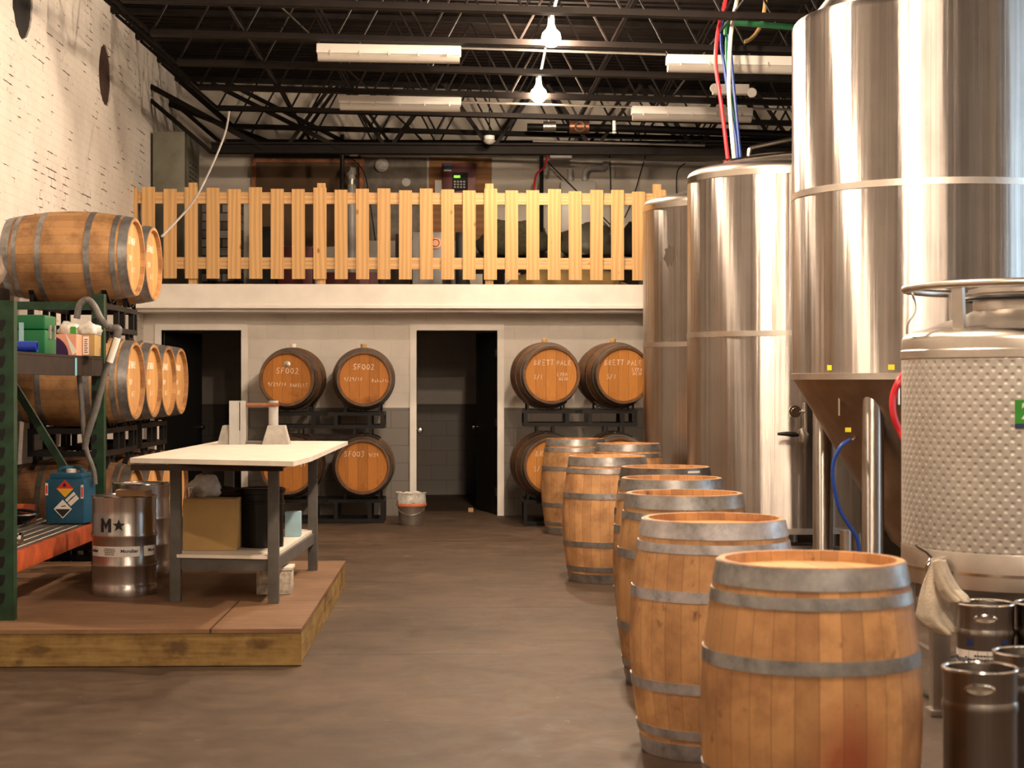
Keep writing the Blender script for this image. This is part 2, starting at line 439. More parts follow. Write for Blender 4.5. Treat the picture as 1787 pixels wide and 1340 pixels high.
def m_brick():
    q = N('painted_brick'); c = q.co(); x, y, z = q.sep(c)[:3]
    v = q.comb(y, z, 0.)
    wob = q.noise(v, 9., 3)
    v2 = q.comb(y, q.math('ADD', z, q.math('MULTIPLY', q.math('SUBTRACT', wob, .5), .014)), 0.)
    br = q.n('ShaderNodeTexBrick', {'Vector': v2, 'Scale': 1., 'Mortar Size': .0055, 'Mortar Smooth': .2, 'Brick Width': .21, 'Row Height': .0735, 'Color1': (1, 1, 1, 1), 'Color2': (.88, .88, .88, 1)})
    mort = br.outputs['Fac']
    patch = q.noise(q.comb(q.math('MULTIPLY', y, 2.4), q.math('MULTIPLY', z, 1.1), 0.), 1., 3, .6)
    dash = q.noise(q.comb(q.math('MULTIPLY', y, 2.6), q.math('MULTIPLY', z, 22.), 0.), 1., 3, .6)
    miss = q.math('MULTIPLY', q.ramp(mort, [(.5, 0.), (.7, 1.)]), q.ramp(q.math('ADD', q.math('MULTIPLY', patch, .55), q.math('MULTIPLY', dash, .6)), [(.635, 0.), (.665, 1.)]))
    base = q.ramp(q.noise(c, 1.4, 6, .65), [(.3, (.62, .57, .51)), (.7, (.78, .73, .67))])
    base = q.mix(q.math('MULTIPLY', mort, .12), base, (.3, .24, .18))
    pit = q.ramp(q.noise(v, 24., 2), [(.77, 0.), (.79, 1.)])
    col = q.mix(q.math('MAXIMUM', miss, pit), base, (.035, .018, .012))
    h = q.math('SUBTRACT', 1., q.math('ADD', q.math('MULTIPLY', mort, .35), miss))
    q.P(col=col, rough=.75, spec=.25, nrm=q.bump(q.math('ADD', h, q.math('MULTIPLY', q.noise(c, 30., 4), .25)), .35, .008)); return q.m
def m_block(name, up, lo, split=1.23, rough=.6):
    q = N(name); c = q.co(); x, y, z = q.sep(c)[:3]
    v = q.comb(x, z, 0.)
    br = q.n('ShaderNodeTexBrick', {'Vector': v, 'Scale': 1., 'Mortar Size': .005, 'Mortar Smooth': .3, 'Brick Width': .4, 'Row Height': .2})
    mo = br.outputs['Fac']
    isup = q.math('GREATER_THAN', z, split)
    nz = q.noise(c, 1.7, 5)
    col = q.mix(isup, lo, up)
    col = q.mix(q.math('MULTIPLY', q.ramp(nz, [(.35, 1.), (.65, 0.)]), .22), col, (.2, .15, .1))
    col = q.mix(q.math('MULTIPLY', mo, q.math('SUBTRACT', .5, q.math('MULTIPLY', isup, .42))), col, (.08, .06, .045))
    q.P(col=col, rough=rough, spec=.3, nrm=q.bump(q.math('SUBTRACT', q.math('MULTIPLY', q.noise(c, 40., 3), .2), mo), .25, .005)); return q.m
def m_platform():
    q = N('platform_plywood'); c = q.co(); x, y, z = q.sep(c)[:3]
    g = q.noise(q.comb(q.math('MULTIPLY', x, 2.), q.math('MULTIPLY', y, 26.), 0.), 1., 5, .7)
    b = q.noise(c, 2.2, 5, .7)
    col = q.ramp(q.math('ADD', q.math('MULTIPLY', g, .55), q.math('MULTIPLY', b, .45)), [(.34, (.12, .062, .032)), (.5, (.20, .11, .058)), (.68, (.29, .165, .09))])
    jn = q.math('LESS_THAN', q.math('ABSOLUTE', q.math('SUBTRACT', y, 10.36)), .006)
    jx = q.math('MULTIPLY', q.math('LESS_THAN', q.math('ABSOLUTE', q.math('ADD', x, 1.33)), .006), q.math('LESS_THAN', y, 10.36))
    j2 = q.math('LESS_THAN', q.math('ABSOLUTE', q.math('SUBTRACT', y, 11.6)), .005)
    col = q.mix(q.math('MULTIPLY', q.math('MAXIMUM', q.math('MAXIMUM', jn, jx), j2), .8), col, (.02, .01, .006))
    q.P(col=col, rough=.6, spec=.3, nrm=q.bump(g, .15, .004)); return q.m
def m_lumber():
    q = N('treated_board'); c = q.co(); x, y, z = q.sep(c)[:3]
    g = q.noise(q.comb(q.math('MULTIPLY', x, 2.), q.math('MULTIPLY', y, 2.), q.math('MULTIPLY', z, 30.)), 1., 6, .7)
    b = q.noise(c, 3.4, 5, .7)
    col = q.ramp(q.math('ADD', q.math('MULTIPLY', g, .5), q.math('MULTIPLY', b, .5)), [(.34, (.11, .06, .02)), (.5, (.26, .16, .055)), (.66, (.38, .26, .10))])
    col = q.mix(q.math('MULTIPLY', q.ramp(q.noise(q.mapp(c, (1, 1, 2)), 4., 4), [(.58, 0.), (.68, 1.)]), .7), col, (.07, .035, .018))
    q.P(col=col, rough=.7, spec=.2, nrm=q.bump(g, .2, .004)); return q.m
def m_dimple(R):
    q = N('dimpled_jacket'); c = q.co(); x, y, z = q.sep(c)[:3]
    ang = q.math('ARCTAN2', y, x)
    k = 66
    h = q.math('MULTIPLY', q.math('COSINE', q.math('MULTIPLY', ang, float(k))), q.math('COSINE', q.math('MULTIPLY', z, 2*PI/.057)))
    seam = q.math('LESS_THAN', q.math('ABSOLUTE', q.math('SUBTRACT', z, .43)), .004)
    hh = q.math('SUBTRACT', 1., q.math('POWER', q.math('MAXIMUM', h, 0.), 1.7))
    nz = q.noise(c, 5., 5)
    q.P(col=q.ramp(nz, [(.3, (.50, .47, .44)), (.7, (.60, .57, .53))]), metal=.85, rough=.55,
        nrm=q.bump(q.math('SUBTRACT', hh, q.math('MULTIPLY', seam, .8)), .55, .0055)); return q.m
M['floor'] = m_concrete(); M['brick'] = m_brick()
M['block'] = m_block('painted_block', (.74, .69, .63), (.20, .185, .17))
M['block2'] = m_block('upper_block', (.60, .55, .48), (.60, .55, .48))
M['platform'] = m_platform(); M['lumber'] = m_lumber(); M['dimple'] = m_dimple(.58)
M['deck'] = plain('roof_deck', (.009, .006, .005), .8, .0, .35, 3, spec=.1)
M['redbrick'] = plain('bare_brick', (.045, .02, .014), .85, 0, .4, 12)

# ================================================================ the room
XL = -3.6; XR = 7.0; YF = -3.5; YB = 22.3; YW = 19.6; ZR = 5.36; YM = 19.0
struct('floor', box(B(), XL-.3, XR+.3, YF-.3, YB+1.4, -.1, 0), M['floor'])
# left brick wall with two round openings
bm = box(B(), XL-.3, XL, YF, YB+1.3, 0, 5.6)
wl = struct('wall_left', bm, M['brick'])
for yc, zc, r in ((14.22, 4.68, .335), (17.5, 4.62, .30)):
    cb = B()
    prof = []
    n = 40; ring = []
    rn = random.Random(int(yc*10))
    for i in range(n):
        a = 2*PI*i/n; rr = r*(1+rn.uniform(-.04, .04))
        ring.append((rr*math.cos(a), rr*1.03*math.sin(a)))
    mx = Matrix(((0, 0, 1, XL-.22), (1, 0, 0, yc), (0, 1, 0, zc), (0, 0, 0, 1)))
    poly(cb, ring, .4, mx)
    cut = fin('cut', cb, None, smooth=False)
    md = wl.modifiers.new('b', 'BOOLEAN'); md.object = cut; md.operation = 'DIFFERENCE'; md.solver = 'EXACT'
    me = bpy.data.meshes.new_from_object(wl.evaluated_get(bpy.context.evaluated_depsgraph_get()))
    wl.modifiers.clear(); wl.data = me
    me.materials.clear(); me.materials.append(M['brick'])
    bpy.data.objects.remove(cut)
    # dark plug set back inside the opening
    lid = fin('vent_plug', lathe(B(), [(0, 0), (r*1.05, 0), (r*1.05, .03), (0, .03)], 40), M['redbrick' if yc > 16 else 'darkgrey'], loc=(XL-.045, yc, zc), rot=(0, PI/2, 0))
    tag(lid, 'dark %s plug inside the %s round hole high in the brick wall' % (('reddish', 'farther, narrower') if yc > 16 else ('grey', 'nearer, cut-off')), 'wall opening')
wy0, wy1, wz0, wz1 = 7.6, 9.8, .6, 3.9
bm = B()
box(bm, XR, XR+.3, YF, wy0, 0, 5.6); box(bm, XR, XR+.3, wy1, YB+1.3, 0, 5.6); box(bm, XR, XR+.3, wy0, wy1, 0, wz0); box(bm, XR, XR+.3, wy0, wy1, wz1, 5.6)
struct('wall_right', bm, M['block2'])
bm = B()
for i in range(3): box(bm, XR+.1, XR+.16, wy0+i*(wy1-wy0)/2-.03, wy0+i*(wy1-wy0)/2+.03, wz0, wz1)
for i in range(4): box(bm, XR+.1, XR+.16, wy0, wy1, wz0+i*(wz1-wz0)/3-.03, wz0+i*(wz1-wz0)/3+.03)
struct('window_1', bm, M['darkgrey'])
# back wall above the mezzanine, and the rooms under it
struct('wall_back', box(B(), XL-.3, XR+.3, YB, YB+.3, 2.6, 5.6), M['block2'])
struct('wall_rear', box(B(), XL-.3, XR+.3, YB+1.0, YB+1.3, 0, 2.34), M['block'])
# lower wall with two doorways
def dx(px): return W(px, 0, FPX/YW*1.0).x
d1 = (dx(285), dx(423)); d2 = (dx(727), dx(868)); zt = 2.11
bm = B()
for x0, x1 in ((XL, d1[0]), (d1[1], d2[0]), (d2[1], XR)): box(bm, x0, x1, YW, YW+.15, 0, 2.34)
for x0, x1 in (d1, d2): box(bm, x0, x1, YW, YW+.15, zt, 2.34)
struct('wall_front_of_rooms', bm, M['block'])
for i, xx in enumerate((d1[1]+.4, d2[1]+.5, d2[0]-1.0)):
    struct('wall_partition', box(B(), xx, xx+.1, YW+.15, YB+1.0, 0, 2.34), M['block'])
for k, (x0, x1) in enumerate((d1, d2)):
    bm = B(); w = .075
    box(bm, x0-w, x0, YW-.025, YW+.17, 0, zt+w); box(bm, x1, x1+w, YW-.025, YW+.17, 0, zt+w); box(bm, x0, x1, YW-.025, YW+.17, zt, zt+w)
    struct('trim_%d' % (k+1), bm, M['whitepaint'])
# door leaf, centre doorway, swung inward; and one in the left doorway
hx, hy = d2[1]-.005, YW+.17
dr = fin('door_2', box(B(), -.88, 0, 0, .045, 0, 2.09), M['doorblack'], loc=(hx, hy, .01), rot=(0, 0, math.radians(-75)), smooth=False)
dr['kind'] = 'structure'
bm = lathe(B(), [(0, .075), (.022, .07), (.03, .05), (.022, .03), (.012, .02), (.012, 0), (.03, 0), (.03, -.003), (0, -.003)], 20, Matrix.Rotation(PI/2, 4, 'X'))
fin('door_knob', bm, M['polish'], dr, loc=(-.81, 0, .98))
for z in (.25, 1.05, 1.85): fin('hinge', box(B(), -.05, .012, -.006, .0, z-.045, z+.045), M['satin'], dr, smooth=False)
kb = W(733, 752, 152); bm = lathe(B(), [(0, .07), (.028, .062), (.036, .045), (.028, .028), (.014, .02), (.014, 0), (0, 0)], 20, Matrix.Rotation(PI/2, 4, 'X'))
dl = fin('door_1', box(B(), 0, .88, 0, .045, 0, 2.09), M['doorblack'], loc=(d1[0]+.005, YW+.17, .01), rot=(0, 0, math.radians(70)), smooth=False)
dl['kind'] = 'structure'
fin('door_knob', lathe(B(), [(0, .07), (.028, .062), (.03, .045), (.014, .02), (.014, 0), (0, 0)], 20, Matrix.Rotation(PI/2, 4, 'X')), M['polish'], dl, loc=(.81, 0, .98))
hk = thing('jamb_knob', 'round chrome knob at the left jamb of the middle doorway', 'door knob', (d2[0]+.035, YW+.09, .97))  # chrome door knob at the jamb, modelled without a door leaf
fin('knob', bm, M['polish'], hk); fin('rose', lathe(B(), [(0, 0), (.035, 0), (.035, -.05), (0, -.05)], 20, Matrix.Rotation(PI/2, 4, 'Y')), M['satin'], hk, loc=(0, 0, 0))
# mezzanine floor, fascia
struct('trim_3', box(B(), XL, XR, YM+.06, YB+1.3, 2.36, 2.58), M['deck'])
f = B(); box(f, XL, XR, YM, YM+.06, 2.37, 2.6); struct('trim_4', f, M['whitepaint'])
struct('trim_5', box(B(), XL, XR, YM-.02, YM+.10, 2.335, 2.37), M['whitepaint'])
bm = box(B(), XL, XR, YM+.1, YW, 2.30, 2.36); struct('trim_6', bm, M['whitepaint'])
# roof deck
bm = B(); mx = Matrix.Rotation(.022, 4, 'Y')
box(bm, XL-.6, XR+.6, YF-.3, YB+1.3, 0, .15, Matrix.Translation((0, 0, ZR)) @ mx)
for i in range(60):
    y = 11.5+i*.185
    if y < YB: box(bm, XL, XR, y, y+.09, -.04, 0.001, Matrix.Translation((0, 0, ZR)) @ mx)
struct('ceiling', bm, M['deck'])
struct('wall_front', box(B(), XL-.3, XR+.3, YF-.3, YF, 0, 5.6), M['block2'])
la = bpy.data.lights.new('daylight', 'AREA'); la.shape = 'RECTANGLE'; la.size = wz1-wz0; la.size_y = wy1-wy0
la.energy = WIN_POWER; la.color = (.6, .82, 1.0)
lo = bpy.data.objects.new('daylight', la); S.collection.objects.link(lo)
lo.location = (XR+.35, (wy0+wy1)/2, (wz0+wz1)/2); lo.rotation_euler = (0, PI/2, 0)
# ================================================================ roof steel
def zb(x): return 4.5-.022*x
JY = [12.4, 13.74, 15.06, 16.45, 17.8, 19.15, 20.5, 21.75]
def make_joist(full):
    t = thing('roof_joist', 'black open-web steel joist crossing beneath the roof deck', 'joist', group='roof joists')
    x0 = -2.7; x1 = 6.2
    bm = B()
    for dy in (-.03, .03): beam(bm, (x0, dy, zb(x0)), (x1, dy, zb(x1)), .045, .05)
    fin('bottom_chord', bm, M['trussmetal'], t, smooth=False)
    bm = B()
    for dy in (-.03, .03): beam(bm, (XL, dy, zb(XL)+.76), (XR, dy, zb(XR)+.76), .05, .05)
    fin('top_chord', bm, M['trussmetal'], t, smooth=False)
    xs = x0; k = 0
    tube_pts = []
    bm = B()
    tube(bm, [(XL+.05, 0, zb(XL)+.72), (x0, 0, zb(x0))], .02, 6)
    step = .8; x = x0
    while x < x1-.1:
        xm = min(x+step/2, x1); xe = min(x+step, x1)
        tube(bm, [(x, 0, zb(x)), (xm, 0, zb(xm)+.75)], .012, 5); tube(bm, [(xm, 0, zb(xm)+.75), (xe, 0, zb(xe))], .012, 5)
        x += step
    tube(bm, [(x1, 0, zb(x1)), (XR-.05, 0, zb(XR)+.72)], .02, 6)
    fin('web', bm, M['trussmetal'], t)
    return t
def copytree(o, parent=None):
    c = o.copy(); S.collection.objects.link(c)
    if parent is not None: c.parent = parent
    for ch in [k for k in o.children]: copytree(ch, c)
    return c
j0 = make_joist(True); j0.location = (0, JY[0], 0)
for y in JY[1:]:
    j = copytree(j0); j.location = (0, y, 0)
# heavy girders at the back
for y, z, w, lab in ((20.05, 4.19, .10, 'nearer heavy black girder above the mezzanine fence'), (21.3, 4.42, .08, 'farther heavy black girder close to the upper back wall')):
    g = thing('roof_girder', lab, 'girder', (0, y, 0))
    bm = B()
    for dz in (0, w): box(bm, -2.9, XR, -.07, .07, z+dz-.012, z+dz+.012)
    box(bm, -2.9, XR, -.008, .008, z, z+w)
    fin('beam', bm, M['trussmetal'], g, smooth=False)
    bm = B(); beam(bm, (XL, 0, 4.95), (-2.2, 0, z), .06, .06); beam(bm, (-2.9, 0, z+.8), (-1.3, 0, z), .05, .05); beam(bm, (XL, 0, z+.6), (-2.9, 0, z), .05, .05)
    for k in range(7):
        x = -2+k*1.2
        beam(bm, (x, 0, z+w), (x+.5, 0, z+.8), .04, .04); beam(bm, (x+1.1, 0, z+w), (x+.6, 0, z+.8), .04, .04)
    fin('brace', bm, M['trussmetal'], g, smooth=False)
# joist bridging rods running with the room
for x, lab in ((-1.9, 'thin bridging rod under the roof near the left wall'), (2.2, 'thin bridging rod under the roof above the tanks')):
    o = fin('bridging_rod', tube(B(), [(x, 12, zb(x)+.04), (x, YB, zb(x)+.04)], .012, 6), M['trussmetal']); tag(o, lab, 'rod')
o = fin('bridging_rod', tube(B(), [(-2.4, 12, 5.2), (-.4, YB-.5, 4.5)], .012, 6), M['trussmetal']); tag(o, 'thin diagonal rod slanting across the dark roof on the left', 'rod')

# ---- strip lights (switched off)
def strip_light(x0, x1, y, ztop, label):
    L = x1-x0
    t = thing('strip_light', label, 'light fixture', ((x0+x1)/2, y, ztop), (0, .012, 0), 'strip lights under the roof')
    fin('housing', box(B(), -L/2, L/2, -.065, .065, -.085, 0, bev=.012), M['whiteplastic'], t)
    bm = B(); prof = [(-.06, 0), (-.05, -.045), (-.02, -.062), (.02, -.062), (.05, -.045), (.06, 0)]
    mx = Matrix(((0, 0, 1, -L/2+.012), (1, 0, 0, 0), (0, 1, 0, -.086), (0, 0, 0, 1)))
    poly(bm, prof, L-.024, mx); fin('diffuser', bm, M['diffuser'], t, angle=60)
    bm = B()
    for k in range(5):
        xx = -L/2+.12+k*(L-.24)/4; fin('clip', box(B(), xx-.006, xx+.006, -.075, .075, -.1, -.06), M['satin'], t, smooth=False)
    bm.free()
    return t
q = N('frosted_diffuser'); q.P(col=(.42, .39, .35), rough=.3, trans=.15); M['diffuser'] = q.m
a = W(553, 74, 198); b_ = W(805, 74, 198); strip_light(a.x, b_.x, a.y, zb(-.7)-.03, 'white strip light under the roof, nearer one left of the bare bulbs')
a = W(1163, 74, 198); strip_light(a.x, a.x+1.27, W(1163, 90, 198).y, zb(1.8)-.03-.04, 'white strip light under the roof right of the bulbs, cut by the tall tank')
a = W(592, 74, 168); b_ = W(805, 74, 168); strip_light(a.x, b_.x, a.y, zb(-.7)-.03, 'white strip light under the roof, farther one left of the bare bulbs')
a = W(1102, 74, 166.5); strip_light(a.x, a.x+1.27, a.y, zb(1.8)-.03-.03, 'white strip light under the roof, farther one right of the bulbs, behind the coloured hoses')
def pipe(name, pts, r, m, label, cat='pipe', sm=0, n=8):
    o = fin(name, tube(B(), pts, r, n, sm), m); tag(o, label, cat); return o
pipe('conduit', [W(806, 84, 198), W(1162, 95, 198)], .012, M['galv'], 'nearer thin metal conduit joining two strip lights', 'conduit')
pipe('conduit', [W(806, 178, 168), W(1101, 187, 167)], .012, M['galv'], 'farther thin metal conduit joining two strip lights', 'conduit')
pipe('conduit', [W(1314, 190, 167), W(1420, 192, 167)], .012, M['galv'], 'thin metal conduit leaving the far right strip light for the tall tank', 'conduit')

# ---- bare bulbs
def bulb(x, y, z, power, label, cat='lamp', grp=None, r=.07):
    t = thing('bare_bulb', label, cat, (x, y, z), group=grp)
    m = em('bulb_glow_%d' % int(power), WARM, power)
    fin('globe', lathe(B(), [(0, -r), (r*.5, -r*.87), (r*.87, -r*.5), (r, 0), (r*.87, r*.5), (r*.5, r*.87), (r*.3, r*1.35), (0, r*1.35)], 20), m, t)
    fin('socket', lathe(B(), [(0, r*1.3), (.03, r*1.3), (.03, r*1.3+.07), (.012, r*1.3+.1), (0, r*1.3+.1)], 16), M['whiteplastic'], t)
    return t
for (px, py, s, lab) in ((962, 66, 201, 'glowing bare bulb hanging under the roof, the nearer and larger of two'), (940, 165, 168.7, 'glowing bare bulb hanging under the roof, the farther and smaller of two')):
    p = W(px, py, s); bulb(p.x, p.y, p.z, BULBS_SEEN, lab, r=.085)
for i, (x, y, pw) in enumerate(BULB_ROW):
    bulb(x, y, 4.25, pw, 'bare bulb of the row overhead, outside the picture', grp='bulbs overhead outside the picture')
p = W(962, 40, 201); p2 = W(941, 143, 168.7)
pipe('lamp_cable', [(p.x, 11, 4.62), (p.x, p.y, p.z+.03), (p2.x, p2.y, p2.z+.02)], .014, M['whiteplastic'], 'pale cable strung between the two glowing bulbs', 'cable')
M['tube_on'] = em('tube_glow', (1, .86, .72), 75.0)
for i, (x, y) in enumerate(TUBES):
    t = thing('strip_light_lit', 'lit strip light behind the photographer', 'light fixture', (x, y, 4.3), group='lit strip lights outside the picture')
    fin('housing', box(B(), -.08, .08, -.65, .65, 0, .08), M['whiteplastic'], t, smooth=False)
    fin('tube', tube(B(), [(0, -.6, -.025), (0, .6, -.025)], .02, 10), M['tube_on'], t)

# ================================================================ barrels
LB = .95; RE = .29; RBG = .345
def rb(z):   # outer radius at height z from the middle
    t = abs(z)/(LB/2); return RBG-(RBG-RE)*(t**1.9)
_c = {}
def cached(key, fn):
    if key not in _c:
        bm = fn(); me = bpy.data.meshes.new(key[0]); bm.normal_update(); bm.to_mesh(me); bm.free()
        me.polygons.foreach_set('use_smooth', [True]*len(me.polygons)); me.set_sharp_from_angle(angle=math.radians(40))
        _c[key] = me
    return _c[key]
def stave_bm():
    n = 22; pr = [(0, -LB/2+.035), (RE-.027, -LB/2+.035), (RE-.022, -LB/2), (RE-.004, -LB/2)]
    pr += [(rb(-LB/2+LB*i/n), -LB/2+LB*i/n) for i in range(0, n+1)]
    pr += [(RE-.004, LB/2+.0), (RE-.022, LB/2), (RE-.027, LB/2-.04)]
    pr = [p for i, p in enumerate(pr) if i == 0 or (abs(p[0]-pr[i-1][0])+abs(p[1]-pr[i-1][1])) > 1e-5]
    return lathe(B(), pr, 60)
def head_bm(zz): return lathe(B(), [(0, zz), (RE-.0265, zz), (RE-.0265, zz-.02), (0, zz-.02)], 60)
def hoop_bm(z0, z1):
    th = .0035
    return lathe(B(), [(rb(z0), z0), (rb(z0)+th, z0), (rb((z0+z1)/2)+th, (z0+z1)/2), (rb(z1)+th, z1), (rb(z1), z1)], 60)
HOOPS = [(.003, .068), (.088, .125), (.272, .315)]
def barrel(loc, rot, label, group, mo='oak', mh='head', mp='hoop', texts=(), bung=None, scale=1, name='barrel'):
    t = thing(name, label, 'barrel', loc, (0, 0, 0), group)
    t.matrix_world = Matrix.Translation(loc) @ rot.to_4x4() @ Matrix.Scale(scale, 4)
    link('staves', cached(('staves', mo), stave_bm), M[mo], t)
    hd = link('head', cached(('head', mh), lambda: head_bm(LB/2-.032)), M[mh], t)
    for i, (h0, h1) in enumerate(HOOPS):
        link('hoop', cached(('hoop', mp, i, 1), lambda: hoop_bm(LB/2-h1, LB/2-h0)), M[mp], t)
        link('hoop', cached(('hoop', mp, i, 0), lambda: hoop_bm(-LB/2+h0, -LB/2+h1)), M[mp], t)
    for (s, x, y, h, sd) in texts:
        fin('chalk_writing', chalk(B(), s, x, y, h, LB/2-.031, r=.0036 if h > .045 else .0026, seed=sd), M['chalk'], hd)
    if bung:
        mx = Matrix.Rotation(-PI/2, 4, 'X')  # +y
        fin('bung', lathe(B(), [(.03, 0), (.033, .035), (.028, .045), (0, .045)], 16, Matrix.Translation((0, RBG-.006, 0)) @ mx), M[bung], t)
    return t
UP = Matrix.Rotation(0, 3, 'Z')
# ---- standing row on the right
def rz(a): return Matrix.Rotation(math.radians(a), 3, 'Z')
row = [ # cx, s, label, mats, rot
 (1414, 555, 'upright oak barrel in front of all the others, red-stained, bottom cut by the picture edge', 'oak_red', 'head', 'hoop'),
 (1245, 424, 'upright oak barrel with pale worn zinc hoops, second from the camera', 'oak', 'head_orange', 'hoop_light'),
 (1194, 345, 'upright oak barrel with grimy staves, third from the camera, dark inside the rim', 'oak_old', 'head_orange', 'hoop'),
 (1172, 297, 'upright oak barrel whose rim rises just behind the grimy third barrel', 'oak_old', 'head_orange', 'hoop'),
 (1161, 262, 'upright oak barrel with small white sticker on its top hoop', 'oak_old', 'head_orange', 'hoop_dark'),
 (1060, 228, 'upright oak barrel standing whole and clear on the left of the row, beside open floor', 'oak', 'head_orange', 'hoop'),
 (1096, 188, 'upright oak barrel far back, only its top seen against the dark left tank', 'oak', 'head_orange', 'hoop'),
 (1004, 173, 'upright oak barrel farthest back, standing just before the right wall rack', 'oak_old', 'head_orange', 'hoop'),
]
ub = []
for i, (cx, s, lab, mo, mh, mp) in enumerate(row):
    p = W(cx, 0, s); t = barrel((p.x, p.y, LB/2+.001), rz(37*i+11), lab, 'upright barrels in a row', mo, mh, mp); ub.append(t)
# white sticker on the fifth
def on_cyl(t, R, z, ang, w, h, m, name='sticker', off=.001, parent=None):
    bm = B(); n = 8; vs = []
    for i in range(n+1):
        a = ang-w/(2*R)+w/R*i/n
        vs.append([bm.verts.new(((R+off)*math.cos(a), (R+off)*math.sin(a), z+q_)) for q_ in (-h/2, h/2)])
    for A, C in zip(vs, vs[1:]): bm.faces.new((A[0], C[0], C[1], A[1]))
    return fin(name, bm, m, parent or t)
t5 = ub[4]; a0 = math.radians(-58)-math.radians(37*4+11)
on_cyl(t5, RE+.009, LB/2-.035, a0, .1, .035, M['paper'])
# ---- racks
def rack(cx, cy, ztop, zbot, axis, label, sp=.76, text=None, zlow=None, sc=1.0, group='black barrel racks'):
    """axis 'x': barrels side by side along x, lying along y; axis 'y' the other way; zlow: axis height of the barrels it stands on"""
    R = Matrix.Identity(4) if axis == 'x' else Matrix.Rotation(PI/2, 4, 'Z')
    t = thing('barrel_rack', label, 'rack', (0, 0, 0), group=group); t.matrix_world = Matrix.Translation((cx, cy, 0)) @ R
    hw = sp/2+.235; d = .27; w = .04
    def part(nm, *bx): fin(nm, box(B(), *bx), M['blackmetal'], t, smooth=False)
    for sy in (-1, 1):
        part('top_rail', -hw, hw, sy*d-w/2, sy*d+w/2, ztop-w, ztop)
        part('bottom_rail', -hw, hw, sy*d-w/2, sy*d+w/2, zbot, zbot+w)
        for x in (-hw+w/2, -.14, .1, sp/2+.08, hw-w/2): part('upright', x-w/2, x+w/2, sy*d-w/2, sy*d+w/2, zbot+w, ztop-w)
    for x in (-hw+w/2, hw-w/2):
        part('end_bar', x-w/2, x+w/2, -d+w/2, d-w/2, ztop-w, ztop); part('end_bar', x-w/2, x+w/2, -d+w/2, d-w/2, zbot, zbot+w)
    rr = rb(d)*sc+.008
    for bx in (-sp/2, sp/2):
        for sx in (-1, 1):
            for sy in (-1, 1):
                mx = Matrix(((1, 0, 0, 0), (0, 0, 1, sy*d-.018), (0, 1, 0, 0), (0, 0, 0, 1)))
                def arc(a0, st, n, sgn, zc_):
                    o1 = [(bx+sx*rr*math.sin(math.radians(a0+k*st)), zc_+sgn*rr*math.cos(math.radians(a0+k*st))) for k in range(n)]
                    o2 = [(bx+sx*(rr+.014)*math.sin(math.radians(a0+k*st)), zc_+sgn*(rr+.014)*math.cos(math.radians(a0+k*st))) for k in range(n)]
                    return o1, o2
                o1, o2 = arc(4, 7, 6, -1, ztop+.357)
                bm = poly(B(), o1+o2[::-1], .036, mx)
                q_ = o2[-2]; box(bm, q_[0]-.01, q_[0]+.01, sy*d-.015, sy*d+.015, ztop-.004, q_[1]+.004)
                fin('cradle', bm, M['blackmetal'], t, smooth=False)
                if zlow is not None:
                    o1, o2 = arc(2, 6, 6, 1, zlow-.003)
                    bm = poly(B(), o1+o2[::-1], .036, mx)
                    q_ = o2[2]; box(bm, q_[0]-.012, q_[0]+.012, sy*d-.015, sy*d+.015, q_[1]-.006, zbot+.004)
                    fin('saddle', bm, M['blackmetal'], t, smooth=False)
    if text:
        fin('lettering', text_bm(text, .045, .001, lambda v: Vector((v.x-.02, -d-w/2-.0012, v.y+ztop-.02))), M['paper'], t, smooth=False)
    return t
HF = Matrix.Rotation(PI/2, 3, 'X')      # head towards the camera
def tw(deg): return Matrix.Rotation(math.radians(deg), 3, 'Z') @ HF
RVB = 'RVB'
# left wall rack by the middle doorway
yb = FPX/159
xa = W(513, 0, 159).x; xb = W(635, 0, 159).x; zc1 = 1.555; zc0 = .615
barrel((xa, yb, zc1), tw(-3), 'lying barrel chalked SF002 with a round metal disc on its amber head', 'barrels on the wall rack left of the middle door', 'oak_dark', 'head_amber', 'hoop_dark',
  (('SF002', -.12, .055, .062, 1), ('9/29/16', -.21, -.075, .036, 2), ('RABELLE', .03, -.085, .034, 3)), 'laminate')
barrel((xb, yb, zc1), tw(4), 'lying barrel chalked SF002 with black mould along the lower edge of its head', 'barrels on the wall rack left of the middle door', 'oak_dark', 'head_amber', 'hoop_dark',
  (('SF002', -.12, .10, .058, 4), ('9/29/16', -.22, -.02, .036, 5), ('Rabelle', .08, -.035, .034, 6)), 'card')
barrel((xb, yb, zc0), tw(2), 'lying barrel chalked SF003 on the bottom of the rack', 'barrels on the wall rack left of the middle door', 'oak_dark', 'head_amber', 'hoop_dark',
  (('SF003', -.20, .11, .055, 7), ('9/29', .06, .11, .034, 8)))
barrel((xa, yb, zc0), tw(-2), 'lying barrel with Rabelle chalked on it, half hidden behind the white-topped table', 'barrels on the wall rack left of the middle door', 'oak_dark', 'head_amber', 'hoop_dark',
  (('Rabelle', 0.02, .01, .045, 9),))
sp = xb-xa
rack((xa+xb)/2, yb, zc1-.357, zc1-.535, 'x', 'black steel rack between the SF002 and SF003 barrels', sp, RVB, zc0)
rack((xa+xb)/2, yb, zc0-.357, .005, 'x', 'black steel rack on the floor under the SF003 barrel', sp, RVB)
# disc on the SF002 head
bd = [o for o in S.objects if o.get('label', '').startswith('lying barrel chalked SF002 with a round')][0]
hd = [c for c in bd.children if c.name.startswith('head')][0]
fin('metal_disc', lathe(B(), [(0, .006), (.018, .006), (.035, .002), (.035, 0)], 24, Matrix.Translation((0, .155, LB/2-.031))), M['satin'], hd)
